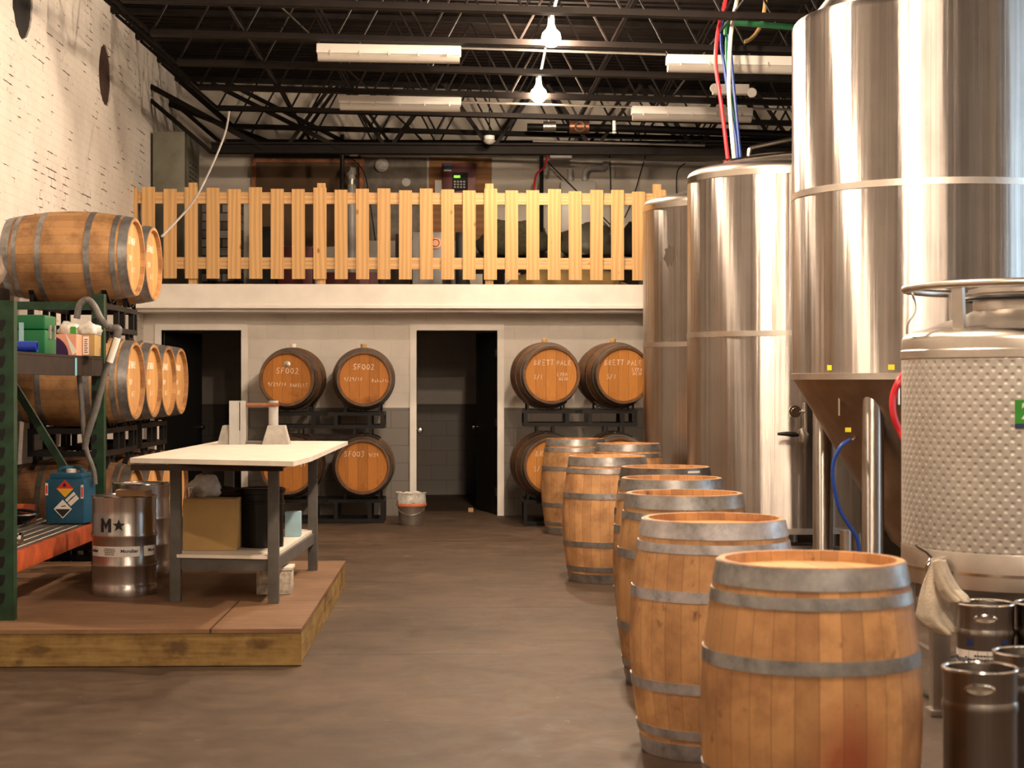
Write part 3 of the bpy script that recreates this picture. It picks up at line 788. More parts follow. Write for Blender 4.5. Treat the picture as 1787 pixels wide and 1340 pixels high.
# right wall rack
s2 = 165; y2 = 18.47; xa = W(951, 0, 163).x; xb = W(1071, 0, 163).x; zc1 = 1.595; zc0 = .64
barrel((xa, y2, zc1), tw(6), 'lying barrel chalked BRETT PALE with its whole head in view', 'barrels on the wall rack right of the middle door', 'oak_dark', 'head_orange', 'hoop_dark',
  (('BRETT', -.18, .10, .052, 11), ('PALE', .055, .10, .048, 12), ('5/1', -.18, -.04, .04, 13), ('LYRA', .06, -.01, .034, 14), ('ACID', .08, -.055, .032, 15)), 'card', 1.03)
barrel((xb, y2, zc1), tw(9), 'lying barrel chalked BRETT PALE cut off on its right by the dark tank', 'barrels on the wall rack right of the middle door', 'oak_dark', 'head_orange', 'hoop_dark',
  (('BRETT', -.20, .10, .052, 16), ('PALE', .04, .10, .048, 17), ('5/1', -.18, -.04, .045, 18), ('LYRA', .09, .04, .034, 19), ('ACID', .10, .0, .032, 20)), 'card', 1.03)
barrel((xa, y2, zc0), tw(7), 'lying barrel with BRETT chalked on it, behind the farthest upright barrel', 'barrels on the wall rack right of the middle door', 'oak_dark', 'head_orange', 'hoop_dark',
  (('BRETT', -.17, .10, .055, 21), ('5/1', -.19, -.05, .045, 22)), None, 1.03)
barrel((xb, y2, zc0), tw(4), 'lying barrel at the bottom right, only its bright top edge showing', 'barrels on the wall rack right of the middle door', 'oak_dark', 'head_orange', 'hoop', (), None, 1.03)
sp = xb-xa
rack((xa+xb)/2, y2, zc1-.367, zc1-.545, 'x', 'black steel rack under the BRETT PALE barrels', sp, RVB, zc0, 1.03)
rack((xa+xb)/2, y2, zc0-.367, .005, 'x', 'black steel rack on the floor behind the farthest upright barrels', sp, None, None, 1.03)
# left wall stacks: heads towards +x, turned a little to the camera
def HX(deg):
    a = Matrix(((0, 0, 1), (1, 0, 0), (0, 1, 0)))
    return Matrix.Rotation(math.radians(deg), 3, 'Z') @ a
LY = [13.1, 13.87, 14.68, 15.45]
G = 'barrels stacked along the brick wall'
xs_ = [-2.93, -2.93, -2.95, -2.97]
zt_ = [.585, 1.525, 2.46]
rt_ = [-3, -3, -3, -3]
scr = (('SF001', -.15, .08, .055, 30), ('8/14', -.1, -.06, .04, 31))
def sc(k): return (('SF00'+'23'[k % 2], -.13, .09, .055, 40+k), ('9/1', -.1, -.03, .04, 50+k), ('AcE', -.02, -.12, .04, 60+k))
for i in (0, 1):
    barrel((xs_[i], LY[i], zt_[2]), HX(rt_[i]), ['lying barrel on top of the left stack, its whole side in view', 'lying barrel on top of the left stack, behind the one in full view'][i], G, ['oak_old', 'oak'][i], 'head', 'hoop', sc(i))
for i in range(4):
    lab = ['nearest', 'second', 'third', 'farthest'][i]
    barrel((xs_[i], LY[i], zt_[1]), HX(rt_[i]), 'lying barrel in the middle tier by the brick wall, %s of four heads' % lab, G, 'oak_old', 'head', 'hoop', sc(i+3))
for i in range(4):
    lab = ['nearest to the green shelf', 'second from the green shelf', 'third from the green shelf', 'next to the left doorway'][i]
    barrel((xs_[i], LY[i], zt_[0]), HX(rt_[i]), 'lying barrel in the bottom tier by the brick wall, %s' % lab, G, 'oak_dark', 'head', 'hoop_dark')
for k, (y0, y1) in enumerate(((0, 1), (2, 3))):
    cy = (LY[y0]+LY[y1])/2; cx = (xs_[y0]+xs_[y1])/2; spc = LY[y1]-LY[y0]
    nm = ['near', 'far'][k]
    if k == 0: rack(cx, cy, zt_[2]-.357, zt_[2]-.565, 'y', 'black steel rack carrying the topmost pair of barrels by the brick wall', spc, None, zt_[1])
    rack(cx, cy, zt_[1]-.357, zt_[1]-.565, 'y', 'black steel rack under the %s pair of middle-tier barrels by the brick wall' % nm, spc, None, zt_[0])
    rack(cx, cy, zt_[0]-.357, .005, 'y', 'black steel floor rack under the %s pair of bottom barrels by brick wall' % nm, spc)

# ================================================================ fence on the mezzanine
sF = FPX/(YM+.05)
fe = thing('picket_fence', 'pale pine picket fence along the edge of the upper floor', 'fence', (0, YM+.05, 2.6))
def fx(px): return W(px, 0, sF).x
def fz(py): return 1.5+(670-py)/sF-2.6
for i in range(26):
    px = 226.4+37.02*i+ (0 if i else 12)
    cx = fx(px); w = .142 if i else .08
    dz = .012*math.sin(i*2.3)
    bm = box(B(), -w/2, w/2, -.012, .012, fz(487+i*.08), fz(330+i*.1)+dz)
    fin('picket', bm, M['pine'], fe, loc=(cx, -.03, 0), smooth=False, rot=(0, random.uniform(-.004, .004), 0))
for y0, y1, nm in ((343, 357, 'top_rail'), (456, 470, 'bottom_rail')):
    fin(nm, box(B(), fx(232), fx(1165), -.0175, .02, fz(y1), fz(y0)), M['pine_x'], fe, smooth=False)
    fin('rail_cap', box(B(), fx(232), fx(1165), -.0175, .03, fz(y0)+.002, fz(y0-6)), M['pine_x'], fe, smooth=False)
for px in (338, 561, 854, 1148):
    fin('post', box(B(), -.045, .045, .021, .11, 0.0, fz(320)), M['pine'], fe, loc=(fx(px), 0, 0), smooth=False)

# ================================================================ things on the upper floor
sB = FPX/YB
def U(px, py, s=None): return W(px, py, s or sB)
def ubox(name, px0, px1, py0, py1, s, depth, m, label, cat, bev=.004):
    a = W(px0, py0, s); b = W(px1, py1, s)
    z1 = max(a.z, b.z); z0 = min(a.z, b.z)
    t = fin(name, box(B(), 0, b.x-a.x, 0, depth, 0, z1-z0, bev=bev), m, loc=(a.x, a.y, z0)); tag(t, label, cat); return t
# grey green cabinet at the left
a = W(252, 242, FPX/19.6)
t = thing('locker', 'tall grey-green metal cabinet behind the fence by the brick wall', 'cabinet', (XL+.03, 20.0, 2.6))
fin('body', box(B(), 0, .37, 0, 1.1, 0, 1.82, bev=.006), M['cabgreen'], t)
for j in range(3):
    for k in range(5):
        fin('louver', box(B(), .37, .376, .35+j*.22, .48+j*.22, 1.50-k*.055, 1.52-k*.055), M['black'], t, smooth=False)
bm = box(B(), .371, .374, .05, .06, .05, 1.8); fin('door_seam', bm, M['black'], t, smooth=False)
# framed brown board
t = thing('boarded_window', 'brown boarded opening in a rusty dark frame on the upper wall', 'boarded opening', (0, YB, 0))
a = U(449, 283); b = U(628, 430)
fin('board', box(B(), a.x, b.x, -.03, -.005, b.z, a.z), M['brownboard'], t, smooth=False)
bm = B()
for x0, x1, z0, z1 in ((a.x-.06, a.x, b.z, a.z+.05), (b.x, b.x+.06, b.z, a.z+.05), (a.x, b.x, a.z-.02, a.z+.05)): box(bm, x0, x1, -.07, -.005, z0, z1)
fin('frame', bm, M['rust'], t, smooth=False)
bm = B(); box(bm, a.x-.02, b.x+.02, -.12, -.07, a.z+.03, a.z+.08); fin('lintel', bm, M['blackmetal'], t, smooth=False)
# plywood backboard with fire alarm panel
a = U(749, 274); b = U(858, 420)
t = tag(fin('backboard', box(B(), 0, b.x-a.x, 0, .02, 0, a.z-b.z), M['ply'], loc=(a.x, YB-.025, b.z), smooth=False), 'brown plywood panel fixed to the upper back wall', 'board')
a = U(772, 287); b = U(831, 352)
t = thing('alarm_panel', 'dark red alarm control panel with lit green display on the plywood', 'alarm panel', (a.x, YB-.13, b.z))
w = b.x-a.x; h = a.z-b.z
fin('box', box(B(), 0, w, 0, .1, 0, h, bev=.006), M['maroon'], t)
fin('control_window', box(B(), .13, .33, -.006, 0, h-.36, h-.12), M['darkgrey'], t, smooth=False)
fin('display', box(B(), .15, .23, -.010, -.006, h-.19, h-.16), M['lcd'], t, smooth=False)
bm = B()
for r_ in range(3):
    for c_ in range(4): box(bm, .15+c_*.04, .175+c_*.04, -.011, -.006, h-.25-r_*.035, h-.23-r_*.035)
fin('buttons', bm, M['pvc'], t, smooth=False)
fin('sticker', box(B(), .02, .12, -.003, 0, h-.11, h-.005), M['inkblue'], t, smooth=False)
fin('sticker_lettering', text_bm('ADM', .045, .0008, lambda v: Vector((v.x+.07, -.004, v.y+h-.055))), M['paper'], t, smooth=False)
fin('sticker_strip', box(B(), .022, .118, -.0045, -.003, h-.105, h-.085), M['paper'], t, smooth=False)
# vent pipe with elbow
p = lambda x, y, s=137: W(x, y, s)
t = thing('vent_pipe', 'fat pale vent pipe with an elbow behind the fence', 'pipe')
fin('riser', tube(B(), [Vector((p(614, 312).x, p(614, 312).y, 2.585)), p(614, 312), p(614, 306), p(610, 300)], .055, 16, 4), M['pvc'], t)
fin('coupling', tube(B(), [p(614, 322), p(614, 313)], .064, 16), M['galv'], t)
# round vent/junction on wall
t = thing('round_junction_box', 'round pale junction cover with wires on the grey upper wall', 'junction box', U(667, 290)-Vector((0, .08, 0)))
mxr = Matrix.Rotation(PI/2, 4, 'X')
fin('cover', lathe(B(), [(0, .05), (.06, .05), (.088, .035), (.095, 0), (0, 0)], 24, mxr), M['pvc'], t)
bm = B(); tube(bm, [(-.07, -.055, .02), (-.02, -.06, .05), (.03, -.055, .0), (-.04, -.06, -.04), (.06, -.055, -.05)], .008, 6, 4); fin('wire', bm, M['paper'], t)
pipe('wall_pipe', [U(680, 268), U(681, 300), U(684, 314), U(700, 318)], .018, M['darkgrey'], 'dark bent pipe beside the round junction cover', 'pipe', 4)
t = fin('round_cover', lathe(B(), [(0, .05), (.055, .045), (.06, 0), (0, 0)], 20, mxr), M['pvc'], loc=U(709, 319)-Vector((0, .02, 0))); tag(t, 'small round pale cover on the upper wall left of the plywood', 'cover')
o = ubox('wall_patch', 627, 745, 276, 420, sB, .012, plain('stained_render', (.20, .175, .145), .9, 0, .4, 5), 'stained grey rendered patch of the upper wall beside the plywood', 'wall patch'); o.location.y = YB-.014
# bare brick strips seen between the pickets on the left
for k, (x0, x1, y0, y1) in enumerate(((352, 420, 345, 522),)):
    o = ubox('brick_patch', x0, x1, y0, y1, sB*1.02, .30, None, 'patch of mixed red and grey bricks behind the left pickets', 'brickwork')
    qb = N('mixed_brick'); c = qb.co(); x, y, z = qb.sep(c)[:3]
    br = qb.n('ShaderNodeTexBrick', {'Vector': qb.comb(x, z, 0.), 'Scale': 1., 'Mortar Size': .008, 'Brick Width': .17, 'Row Height': .11, 'Color1': (.035, .02, .015, 1), 'Color2': (.30, .27, .24, 1), 'Mortar': (.02, .015, .01, 1)})
    qb.P(col=br.outputs[0], rough=.9); o.data.materials.clear(); o.data.materials.append(qb.m)
# water heater
a = U(979, 313, 137); b = U(1042, 412, 137)
t = thing('water_heater', 'white wall-hung water heater with two pipes rising from its top', 'water heater', (a.x, YB-.33, b.z))
w = b.x-a.x; h = a.z-b.z
fin('casing', box(B(), 0, w, 0, .3, 0, h, bev=.03), M['whiteplastic'], t)
fin('base_tray', box(B(), .02, w-.02, .02, .3, -.06, 0), M['black'], t, smooth=False)
for x0 in (.13, ):
    fin('flue', tube(B(), [(x0, .15, h), (x0, .15, h+.16)], .04, 12), M['pvc'], t); fin('flue_collar', tube(B(), [(x0, .15, h+.0), (x0, .15, h+.04)], .055, 12), M['pvc'], t)
fin('flue', tube(B(), [(.32, .15, h), (.32, .15, h+.10), (.36, .15, h+.17), (.45, .16, h+.19), (.55, .2, h+.19), (.6, .25, h+.25), (.6, .25, h+.45)], .035, 12, 4), M['pvc'], t)
# pipes on the upper wall
pipe('standpipe', [W(597, 235, 140), W(597, 342, 140), W(597, 518, 140)], .028, M['blackmetal'], 'black vertical pipe in front of the brown boarded opening')
pipe('standpipe', [W(945, 250, 139), W(945, 518, 139)], .026, M['blackmetal'], 'black vertical pipe left of the water heater')
pipe('red_hose', [W(957, 262, 140), W(951, 290, 140), W(936, 305, 140), W(932, 335, 140), W(930, 385, 140), W(905, 399, 140)], .014, M['red'], 'thin red hose curling down the upper wall', 'hose', 5)
for (pts, lab) in (([(955, 282), (985, 312), (1065, 392)], 'thin dark wire slanting behind the water heater'), ([(1127, 270), (1105, 345), (1090, 380)], 'thin dark wire slanting right of the water heater'), ([(1063, 250), (1066, 330), (1066, 420)], 'dark vertical cable right of the water heater'), ([(1196, 285), (1182, 300), (1181, 345)], 'dark cable beside the left tank top'), ([(612, 275), (635, 300), (645, 350), (655, 420)], 'dark cable looping down beside the vent pipe')):
    pipe('wall_cable', [U(x, y, 136.5) for x, y in pts], .009, M['darkgrey'], lab, 'cable', 4, 6)
pipe('wall_conduit', [U(600, 269, 137), U(905, 275, 137), U(1230, 282, 137)], .017, M['galv'], 'long bright conduit across the top of the upper wall', 'conduit')
pipe('roof_pipe', [W(930, 246, 150), W(1230, 254, 150)], .014, M['galv'], 'bright thin pipe under the roof left of the tanks')
o = ubox('junction_box', 960, 998, 252, 276, 139, .12, M['pvc'], 'pale square junction box above the water heater', 'junction box')
o = ubox('junction_box', 610, 624, 262, 272, 138, .08, M['pvc'], 'small grey junction box at the left end of the bright conduit', 'junction box')
o = ubox('wall_notice', 759, 771, 314, 336, sB*1.003, .004, M['paper'], 'small white paper tag left of the alarm panel', 'notice'); o.location.y = YB-.03
# sprinkler main with bronze valves
t = thing('sprinkler_main', 'thick dark pipe with bronze valve and tee under the roof', 'pipe')
z0 = lambda x, y: W(x, y, 150)
fin('pipe', tube(B(), [z0(920, 222), z0(1080, 224), z0(1250, 230), z0(1400, 236)], .045, 14), M['blackmetal'], t)
fin('valve', tube(B(), [z0(994, 221), z0(1028, 222)], .075, 16), M['brass'], t)
fin('handwheel', tube(B(), [z0(1011, 223)+Vector((.055*math.cos(a*PI/6), -.1, .055*math.sin(a*PI/6))) for a in range(12)], .01, 6, 0, True), M['galv'], t)
fin('tee', tube(B(), [z0(948, 221), z0(970, 221)], .062, 14), M['galv'], t)
fin('stub', tube(B(), [z0(958, 221), z0(958, 208)], .025, 10), M['galv'], t)
t = thing('smoke_detector', 'small white detector hanging under the roof left of the bulbs', 'detector', W(854, 246, 152))
fin('stem', tube(B(), [(0, 0, .05), (0, 0, 1.08)], .008, 6), M['blackmetal'], t)
fin('base', lathe(B(), [(0, .06), (.06, .06), (.06, .015), (0, .015)], 20), M['whiteplastic'], t); fin('sensor', lathe(B(), [(.05, .015), (.075, .0), (.045, -.03), (0, -.045)], 20), M['pvc'], t)
t = thing('sprinkler', 'small white hanging sprinkler drop under the roof', 'sprinkler', W(1072, 225, 156.3))
fin('stem', tube(B(), [(0, 0, .1), (0, 0, zb(1.2)-t.location.z)], .008, 6), M['blackmetal'], t)
fin('drop', tube(B(), [(0, 0, .1), (0, 0, -.02)], .02, 8), M['whiteplastic'], t); fin('tip', lathe(B(), [(0, -.06), (.03, -.05), (.02, -.03), (0, -.03)], 10), M['whiteplastic'], t)
t = thing('emergency_light', 'white twin-head emergency light under the roof by the coloured hoses', 'emergency light', W(1283, 156, 180))
fin('body', box(B(), -.22, .13, -.05, .05, -.05, .045, bev=.008), M['whiteplastic'], t)
for x, y in ((.16, -.03), (-.2, .01)):
    mx = Matrix.Translation((x, -.03, y)) @ Matrix.Rotation(math.radians(35), 4, 'Y') @ Matrix.Rotation(math.radians(115), 4, 'X')
    fin('lamp_head', lathe(B(), [(0, -.03), (.025, -.02), (.048, .03), (.044, .034), (0, .028)], 18, mx), M['whiteplastic'], t)
# clutter on the upper floor behind the pickets
cl = [
 (455, 480, 395, 475, 'darkgrey', .4, 'dark crate behind the pickets below the brown board', 'crate'),
 (485, 545, 430, 500, 'maroon', .4, 'dark reddish box low behind the pickets', 'box'),
 (690, 716, 408, 485, 'redbrick', .4, 'dark brown case behind the pickets left of the white panel', 'case'),
 (720, 772, 405, 500, 'pvc', .35, 'pale grey metal unit with round port behind the pickets', 'machine'),
 (795, 815, 405, 490, 'black', .35, 'black tall case behind the pickets', 'case'),
 (560, 660, 475, 500, 'maroon', .5, 'long dark red bin on the upper floor behind the fence', 'bin'),
 (820, 842, 478, 500, 'laminate', .3, 'small cream carton low behind the pickets', 'carton'),
 (881, 908, 476, 500, 'laminate', .3, 'cream carton behind the middle pickets', 'carton'),
]
for x0, x1, y0, y1, m, d, lab, cat in cl:
    y1 = 670-1.1*143
    o = ubox(cat, x0, x1, y0, y1, 143, d, M[m], lab, cat)
PORT = [o_ for o_ in S.objects if o_.name.startswith('machine')][0]
o = fin('port', lathe(B(), [(.07, 0), (.07, .02), (.05, .02), (.04, .005), (0, .005)], 20, mxr), M['brass'], PORT, loc=W(760, 424, 143)-PORT.location)
def blob(name, c, r, m, label, cat, seed=1, amp=.25, sub=3, flat=0):
    bm = B(); bmesh.ops.create_icosphere(bm, subdivisions=sub, radius=1)
    from mathutils import noise
    for v in bm.verts:
        d = v.co.normalized(); k = 1+amp*noise.fractal(d*1.7+Vector((seed, 0, 0)), .8, 2., 4)+amp*.35*noise.noise(d*7+Vector((0, seed, 0)))
        v.co = Vector((d.x*r[0]*k, d.y*r[1]*k, max(d.z*r[2]*k, -r[2]*.6)))
    o = fin(name, bm, m, loc=c, angle=70); 
    if label: tag(o, label, cat)
    return o
for k, (x, y, rr, lab, m) in enumerate(((895, 440, (.42, .24, .3), 'heap of olive sacks behind the middle pickets', 'olive'), (1022, 442, (.36, .24, .26), 'heap of grey-brown wrapped sacks right of the olive ones', 'cabgreen'), (1105, 430, (.19, .2, .25), 'small dark wrapped bundle behind the right pickets', 'darkgrey'), (985, 490, (.7, .16, .2), 'low tan wrapped sacks on the upper floor under the heap', 'card'))):
    p_ = W(x, y, 139); p_.z = 2.585+rr[2]*.6+(0.52 if y < 480 else 0); p_.y += (0 if y < 480 else -.75); blob('sack_heap', p_, rr, M[m], lab, 'sacks', k+2)
o = ubox('shelf_unit', 825, 1115, 452, 512, 138.5, .5, M['darkwood'], 'low dark timber bench under the sack heap behind the fence', 'bench')
# hanging cable, roof to barrel stack
pipe('hanging_cable', [W(400, 195, 175), W(392, 235, 177), W(365, 300, 180), W(335, 355, 186), (W(283, 412, 213))], .010, M['pvc'], 'long pale cable drooping from the roof to the top barrels', 'cable', 8)

# ================================================================ platform and what stands on it
ZP = .2; PY0 = 9.16; PY1 = 12.68; PXR = -.85
t = thing('platform', 'low plywood platform with timber edge boards under the table', 'platform', (0, 0, 0))
fin('deck', box(B(), XL+.01, PXR, PY0, PY1, ZP-.022, ZP), M['platform'], t, smooth=False)
fin('edge_board', box(B(), XL+.01, PXR, PY0+.006, PY0+.044, .005, ZP-.024), M['lumber'], t, smooth=False)
fin('edge_board', box(B(), PXR-.044, PXR-.006, PY0+.045, PY1, .005, ZP-.024), M['lumber'], t, smooth=False)
fin('joist', box(B(), XL+.01, PXR-.05, PY1-.04, PY1, .005, ZP-.024), M['lumber'], t, smooth=False)
# ---- pallet rack shelf
t = thing('shelf_rack', 'green upright shelf rack with orange beams on the platform', 'shelving', (0, 0, ZP))
xr = -2.5
def upright(y, h, x):
    bm = B(); w = .085; d = .07
    box(bm, x-w/2, x+w/2, y-.003, y, 0, h); box(bm, x-w/2, x-w/2+.004, y, y+d, 0, h); box(bm, x+w/2-.004, x+w/2, y, y+d, 0, h)
    o = fin('upright', bm, M['green'], t, smooth=False)
    k = 0; z = .12
    bs = B()
    while z < h-.05:
        poly(bs, [(-.02, .03), (.010, .034), (.014, .012), (.0, -.028), (-.02, -.028)], .003, Matrix(((1, 0, 0, x-w/2+.024), (0, 0, 1, y-.0055), (0, 1, 0, z), (0, 0, 0, 1))))
        z += .1
    fin('slots', bs, M['black'], o, smooth=False)
    return o
uA = FPX/315; uB = FPX/252
upright(uA, 1.76, xr); upright(uB, 1.92, xr); upright(uA, 1.76, xr-.92); upright(uB, 1.92, xr-.92)
bm = B(); beam(bm, (xr-.92, uB+.035, 1.84), (xr-.04, uB+.035, 1.84), .03, .055); fin('strut', bm, M['green'], t, smooth=False)
a = W(200, 895, 251); b = W(20, 660, 251)
for (p0, p1) in ((W(172, 905, 251), W(28, 668, 251)),):
    bm = B(); beam(bm, (p0.x, uB+.05, p0.z-ZP), (p1.x, uB+.05, p1.z-ZP), .035, .05); fin('brace', bm, M['green'], t, smooth=False)
bm = B(); box(bm, xr-.04, xr+.035, uA+.07, uB+.2, 1.355, 1.465); fin('shelf_beam', bm, M['darkwood'], t, smooth=False)
bm = B(); box(bm, xr-.96, xr-.885, uA+.07, uB+.2, 1.355, 1.465); fin('shelf_beam', bm, M['darkwood'], t, smooth=False)
fin('shelf_board', box(B(), xr-.96, xr+.035, uA+.075, uB+.25, 1.467, 1.482), M['darkwood'], t, smooth=False)
bm = B(); box(bm, xr-.01, xr+.04, uA+.07, uB, .255, .365, bev=.004); fin('orange_beam', bm, M['orange'], t)
bm = B(); box(bm, xr-.96, xr-.9, uA+.07, uB, .255, .365, bev=.004); fin('orange_beam', bm, M['orange'], t)
bm = B(); y = uA+.09
while y < uB+.05: tube(bm, [(xr-.93, y, .368), (xr+.01, y, .368)], .003, 4); y += .045
x = xr-.92
while x < xr+.02: tube(bm, [(x, uA+.08, .372), (x, uB+.06, .372)], .003, 4); x += .075
fin('wire_deck', bm, M['galv'], t, smooth=False)
fin('blue_tape', box(B(), xr+.0352, xr+.037, 0, .05, 1.354, 1.467), M['tapeblue'], t, smooth=False, loc=(0, 11.05, 0))
o = fin('spare_beam', box(B(), -3.42, -2.86, 0, .05, 0, .115, bev=.004), M['orange'], loc=(0, 11.62, .578)); tag(o, 'short orange steel beam lying at the back of the wire shelf', 'beam')
# things on the top shelf
zs = ZP+1.483
def sbox(name, px0, px1, pyt, s, d, m, lab, cat, z=zs, bev=.004, rot=0):
    a = W(px0, pyt, s); b = W(px1, pyt, s)
    o = fin(name, box(B(), 0, b.x-a.x, 0, d, 0, a.z-z, bev=bev), m, loc=(a.x, a.y, z), rot=(0, 0, rot)); tag(o, lab, cat); return o
s_ = 285
t = thing('tool_case', 'bright green plastic case with clasp on the upper shelf', 'case', (W(-30, 0, s_).x, W(0, 0, s_).y, zs))
w = W(78, 0, s_).x-W(-30, 0, s_).x; h = 1.5+(670-549)/s_-zs
fin('body', box(B(), 0, w, 0, .3, 0, h*.62, bev=.012), M['case'], t); fin('lid', box(B(), 0, w, 0, .3, h*.63, h, bev=.015), M['case'], t)
fin('clasp', box(B(), w, w+.012, .08, .12, h*.4, h*.75), M['galv'], t, smooth=False); fin('clasp', box(B(), w, w+.012, .2, .24, h*.4, h*.75), M['galv'], t, smooth=False)
fin('sticker', box(B(), .22, .25, -.002, 0, h*.3, h*.8), M['lightblue'], t, smooth=False)
pts = [W(-30, 603, 303), W(62, 607, 301)]
zt = zs+.032
t = tag(fin('blue_tube', lathe(B(), [(.032, 0), (.032, .45), (.026, .45), (.026, .0)], 24, close=True), M['bluetube'], loc=(pts[1].x-.44, pts[1].y, zs+.034), rot=(0, PI/2, 0)), 'bright blue plastic tube lying at the front of the upper shelf', 'tube')
o = sbox('carton', 84, 133, 583, 272, .22, M['salmon'], 'salmon and purple printed carton on the upper shelf', 'carton')
w = W(133, 0, 272).x-W(84, 0, 272).x; h = 1.5+(670-583)/272-zs
bm = B(); pp = [(0, 0)]+[(w*.72*math.cos(a), h*.93*math.sin(a)) for a in [i*PI/2/10 for i in range(11)]]
poly(bm, pp, .001, Matrix(((1, 0, 0, 0), (0, 0, 1, -.0025), (0, 1, 0, .002), (0, 0, 0, 1)))); fin('print', bm, M['purple'], o, smooth=False)
o = sbox('carton', 134, 165, 584, 268, .2, M['card'], 'narrow brown carton with white barcode label on the upper shelf', 'carton')
w = W(165, 0, 268).x-W(134, 0, 268).x; h = 1.5+(670-584)/268-zs
fin('label', box(B(), w*.35, w*.68, -.0015, 0, h*.06, h*.92), M['paper'], o, smooth=False)
bm = B()
for k in range(7): box(bm, w*.42, w*(.58 if k % 2 else .62), -.0025, -.0015, h*(.15+.1*k), h*(.19+.1*k))
fin('barcode', bm, M['ink'], o, smooth=False)
# flaps and papers at the front
o = sbox('book', 83, 121, 623, 277, .09, M['laminate'], 'pale flat book lying in front of the printed carton', 'book', zs)
o.location.z = zs
bm = poly(B(), [(0, .12), (.075, 0), (.045, -.02)], .002, Matrix(((1, 0, 0, 0), (0, 0, 1, 0), (0, 1, 0, 0), (0, 0, 0, 1)))); p_ = W(112, 608, 276)
o = fin('paper_sheet', bm, M['paper'], loc=(p_.x, p_.y+.03, zs+.021), smooth=False); tag(o, 'folded white paper corner hanging at the shelf front', 'paper')
cz = 1.5+(670-583)/272
for k, (x, y, rr, mm, lab) in enumerate(((116, 568, (.075, .07, .055), 'bag', 'crumpled white plastic bag with green print, left one on the cartons'), (150, 572, (.07, .07, .05), 'bag', 'crumpled clear plastic bag on the brown carton'))):
    p_ = W(x, y, 268); p_.z = cz+rr[2]*.62; p_.y += .1
    o = blob('plastic_bag', p_, rr, M[mm], lab, 'bag', k+9, .4)
    if k == 0: fin('print', box(B(), .02, .055, -.075, -.07, -.03, .02), M['greenl'], o, smooth=False)
# plastic bundle at the far left
bm = box(B(), -3.57, -3.27, 12.18, 12.58, ZP, 2.19, bev=.02); o = fin('bundle_stack', bm, M['black']); tag(o, 'tall black wrapped stack at the left picture edge', 'stack')
blob('wrapped_bundle', (-3.42, 12.36, 2.19+.11), (.14, .17, .19), plain('grey_film', (.22, .17, .13), .35, 0, .4, 12), 'plastic-wrapped grey bundle at the left picture edge beside the top barrel', 'bundle', 4, .3)
# hose, wand
H = lambda x, y, s=262: W(x, y, s)
t = thing('vacuum_hose', 'grey ribbed hose and wand hooked over the far green upright', 'hose')
pts = smoothpts([H(134, 556), H(139, 532), H(152, 523), H(164, 533), H(176, 556), H(187, 568), H(200, 573)], 10)
fin('hose', tube(B(), pts, [.021+.0022*(i % 2) for i in range(len(pts))], 10), M['greyhose'], t)
fin('elbow', tube(B(), [H(199, 573), H(205, 573), H(207, 577), H(204, 587)], .026, 12, 4), M['greyhose'], t)
fin('wand', tube(B(), [H(204, 585), H(186, 640), H(168, 710), H(150, 765), H(148, 785)], [.02, .022, .024, .024, .02], 12), M['greyhose'], t)
fin('label', tube(B(), [H(205, 590, 263.5), H(191, 632, 263.5)], .0225, 12), M['paper'], t)
fin('lower_hose', tube(B(), [H(138, 655), H(142, 700), H(147, 760), H(152, 790), H(163, 820), H(166, 845)], .017, 10, 5), M['greyhose'], t)
# ---- lower wire shelf
zsh = ZP+.376
s_ = 262; p_ = W(124, 0, s_)
t = thing('blue_jug', 'dark blue square chemical jug with red, yellow and black hazard labels', 'jug', (p_.x, p_.y, zsh), (0, 0, math.radians(-8)))
bm = box(B(), -.135, .135, -.12, .12, 0, .30, bev=.03); fin('body', bm, M['bluejug'], t)
fin('shoulder', box(B(), -.115, .115, -.1, .1, .295, .335, bev=.018), M['bluejug'], t)
fin('cap', lathe(B(), [(.03, .33), (.034, .335), (.034, .355), (.028, .36), (0, .36)], 20), M['whiteplastic'], t)
fin('handle', tube(B(), [(-.08, 0, .33), (-.07, 0, .36), (.0, .05, .365), (.07, 0, .36), (.08, 0, .33)], .014, 8, 4), M['bluejug'], t)
FR = Matrix(((1, 0, 0, 0), (0, 0, -1, -.1205), (0, 1, 0, 0), (0, 0, 0, 1)))
def tile(pts, m, k=0, nm='hazard_label'):
    bm = poly(B(), pts, .0008, Matrix.Translation((0, -.0008*k, 0)) @ FR); fin(nm, bm, M[m], t, smooth=False)
def dia(cx, cy, r): return [(cx-r, cy), (cx, cy-r), (cx+r, cy), (cx, cy+r)]
c1 = (.005, .235); r1 = .058
tile([(c1[0]-r1, c1[1]), (c1[0]+r1, c1[1]), (c1[0], c1[1]+r1)], 'redl', 1); tile([(c1[0]-r1, c1[1]), (c1[0], c1[1]-r1), (c1[0]+r1, c1[1])], 'yell', 1)
tile([(.045, .12), (.10, .17), (.065, .215), (.005, .16)], 'paper', 2)
tile(dia(-.01, .1, .062), 'paper', 3); tile([(-.01-.054, .1), (-.01, .1-.054), (-.01+.054, .1)], 'ink', 4)
for k in range(3): tile([(.02+.01*k, .145-.0+.012*k), (.022+.01*k, .141+.012*k), (.062+.01*k, .176+.009*k), (.06+.01*k, .18+.009*k)], 'ink', 4, 'print')
tile([(-.02, .115), (-.02, .12), (.01, .125), (.01, .118)], 'ink', 4, 'print'); tile([(-.012, .25), (.0, .275), (.016, .255), (.005, .245)], 'ink', 3, 'flame_mark')
tile([(-.13, .19), (-.112, .19), (-.112, .27), (-.13, .27)], 'paper', 1); tile([(.112, .17), (.13, .17), (.13, .26), (.112, .26)], 'paper', 1)
tile([(-.127, .2), (-.115, .2), (-.115, .255), (-.127, .255)], 'redl', 2, 'print'); tile([(.115, .18), (.127, .18), (.127, .245), (.115, .245)], 'redl', 2, 'print')
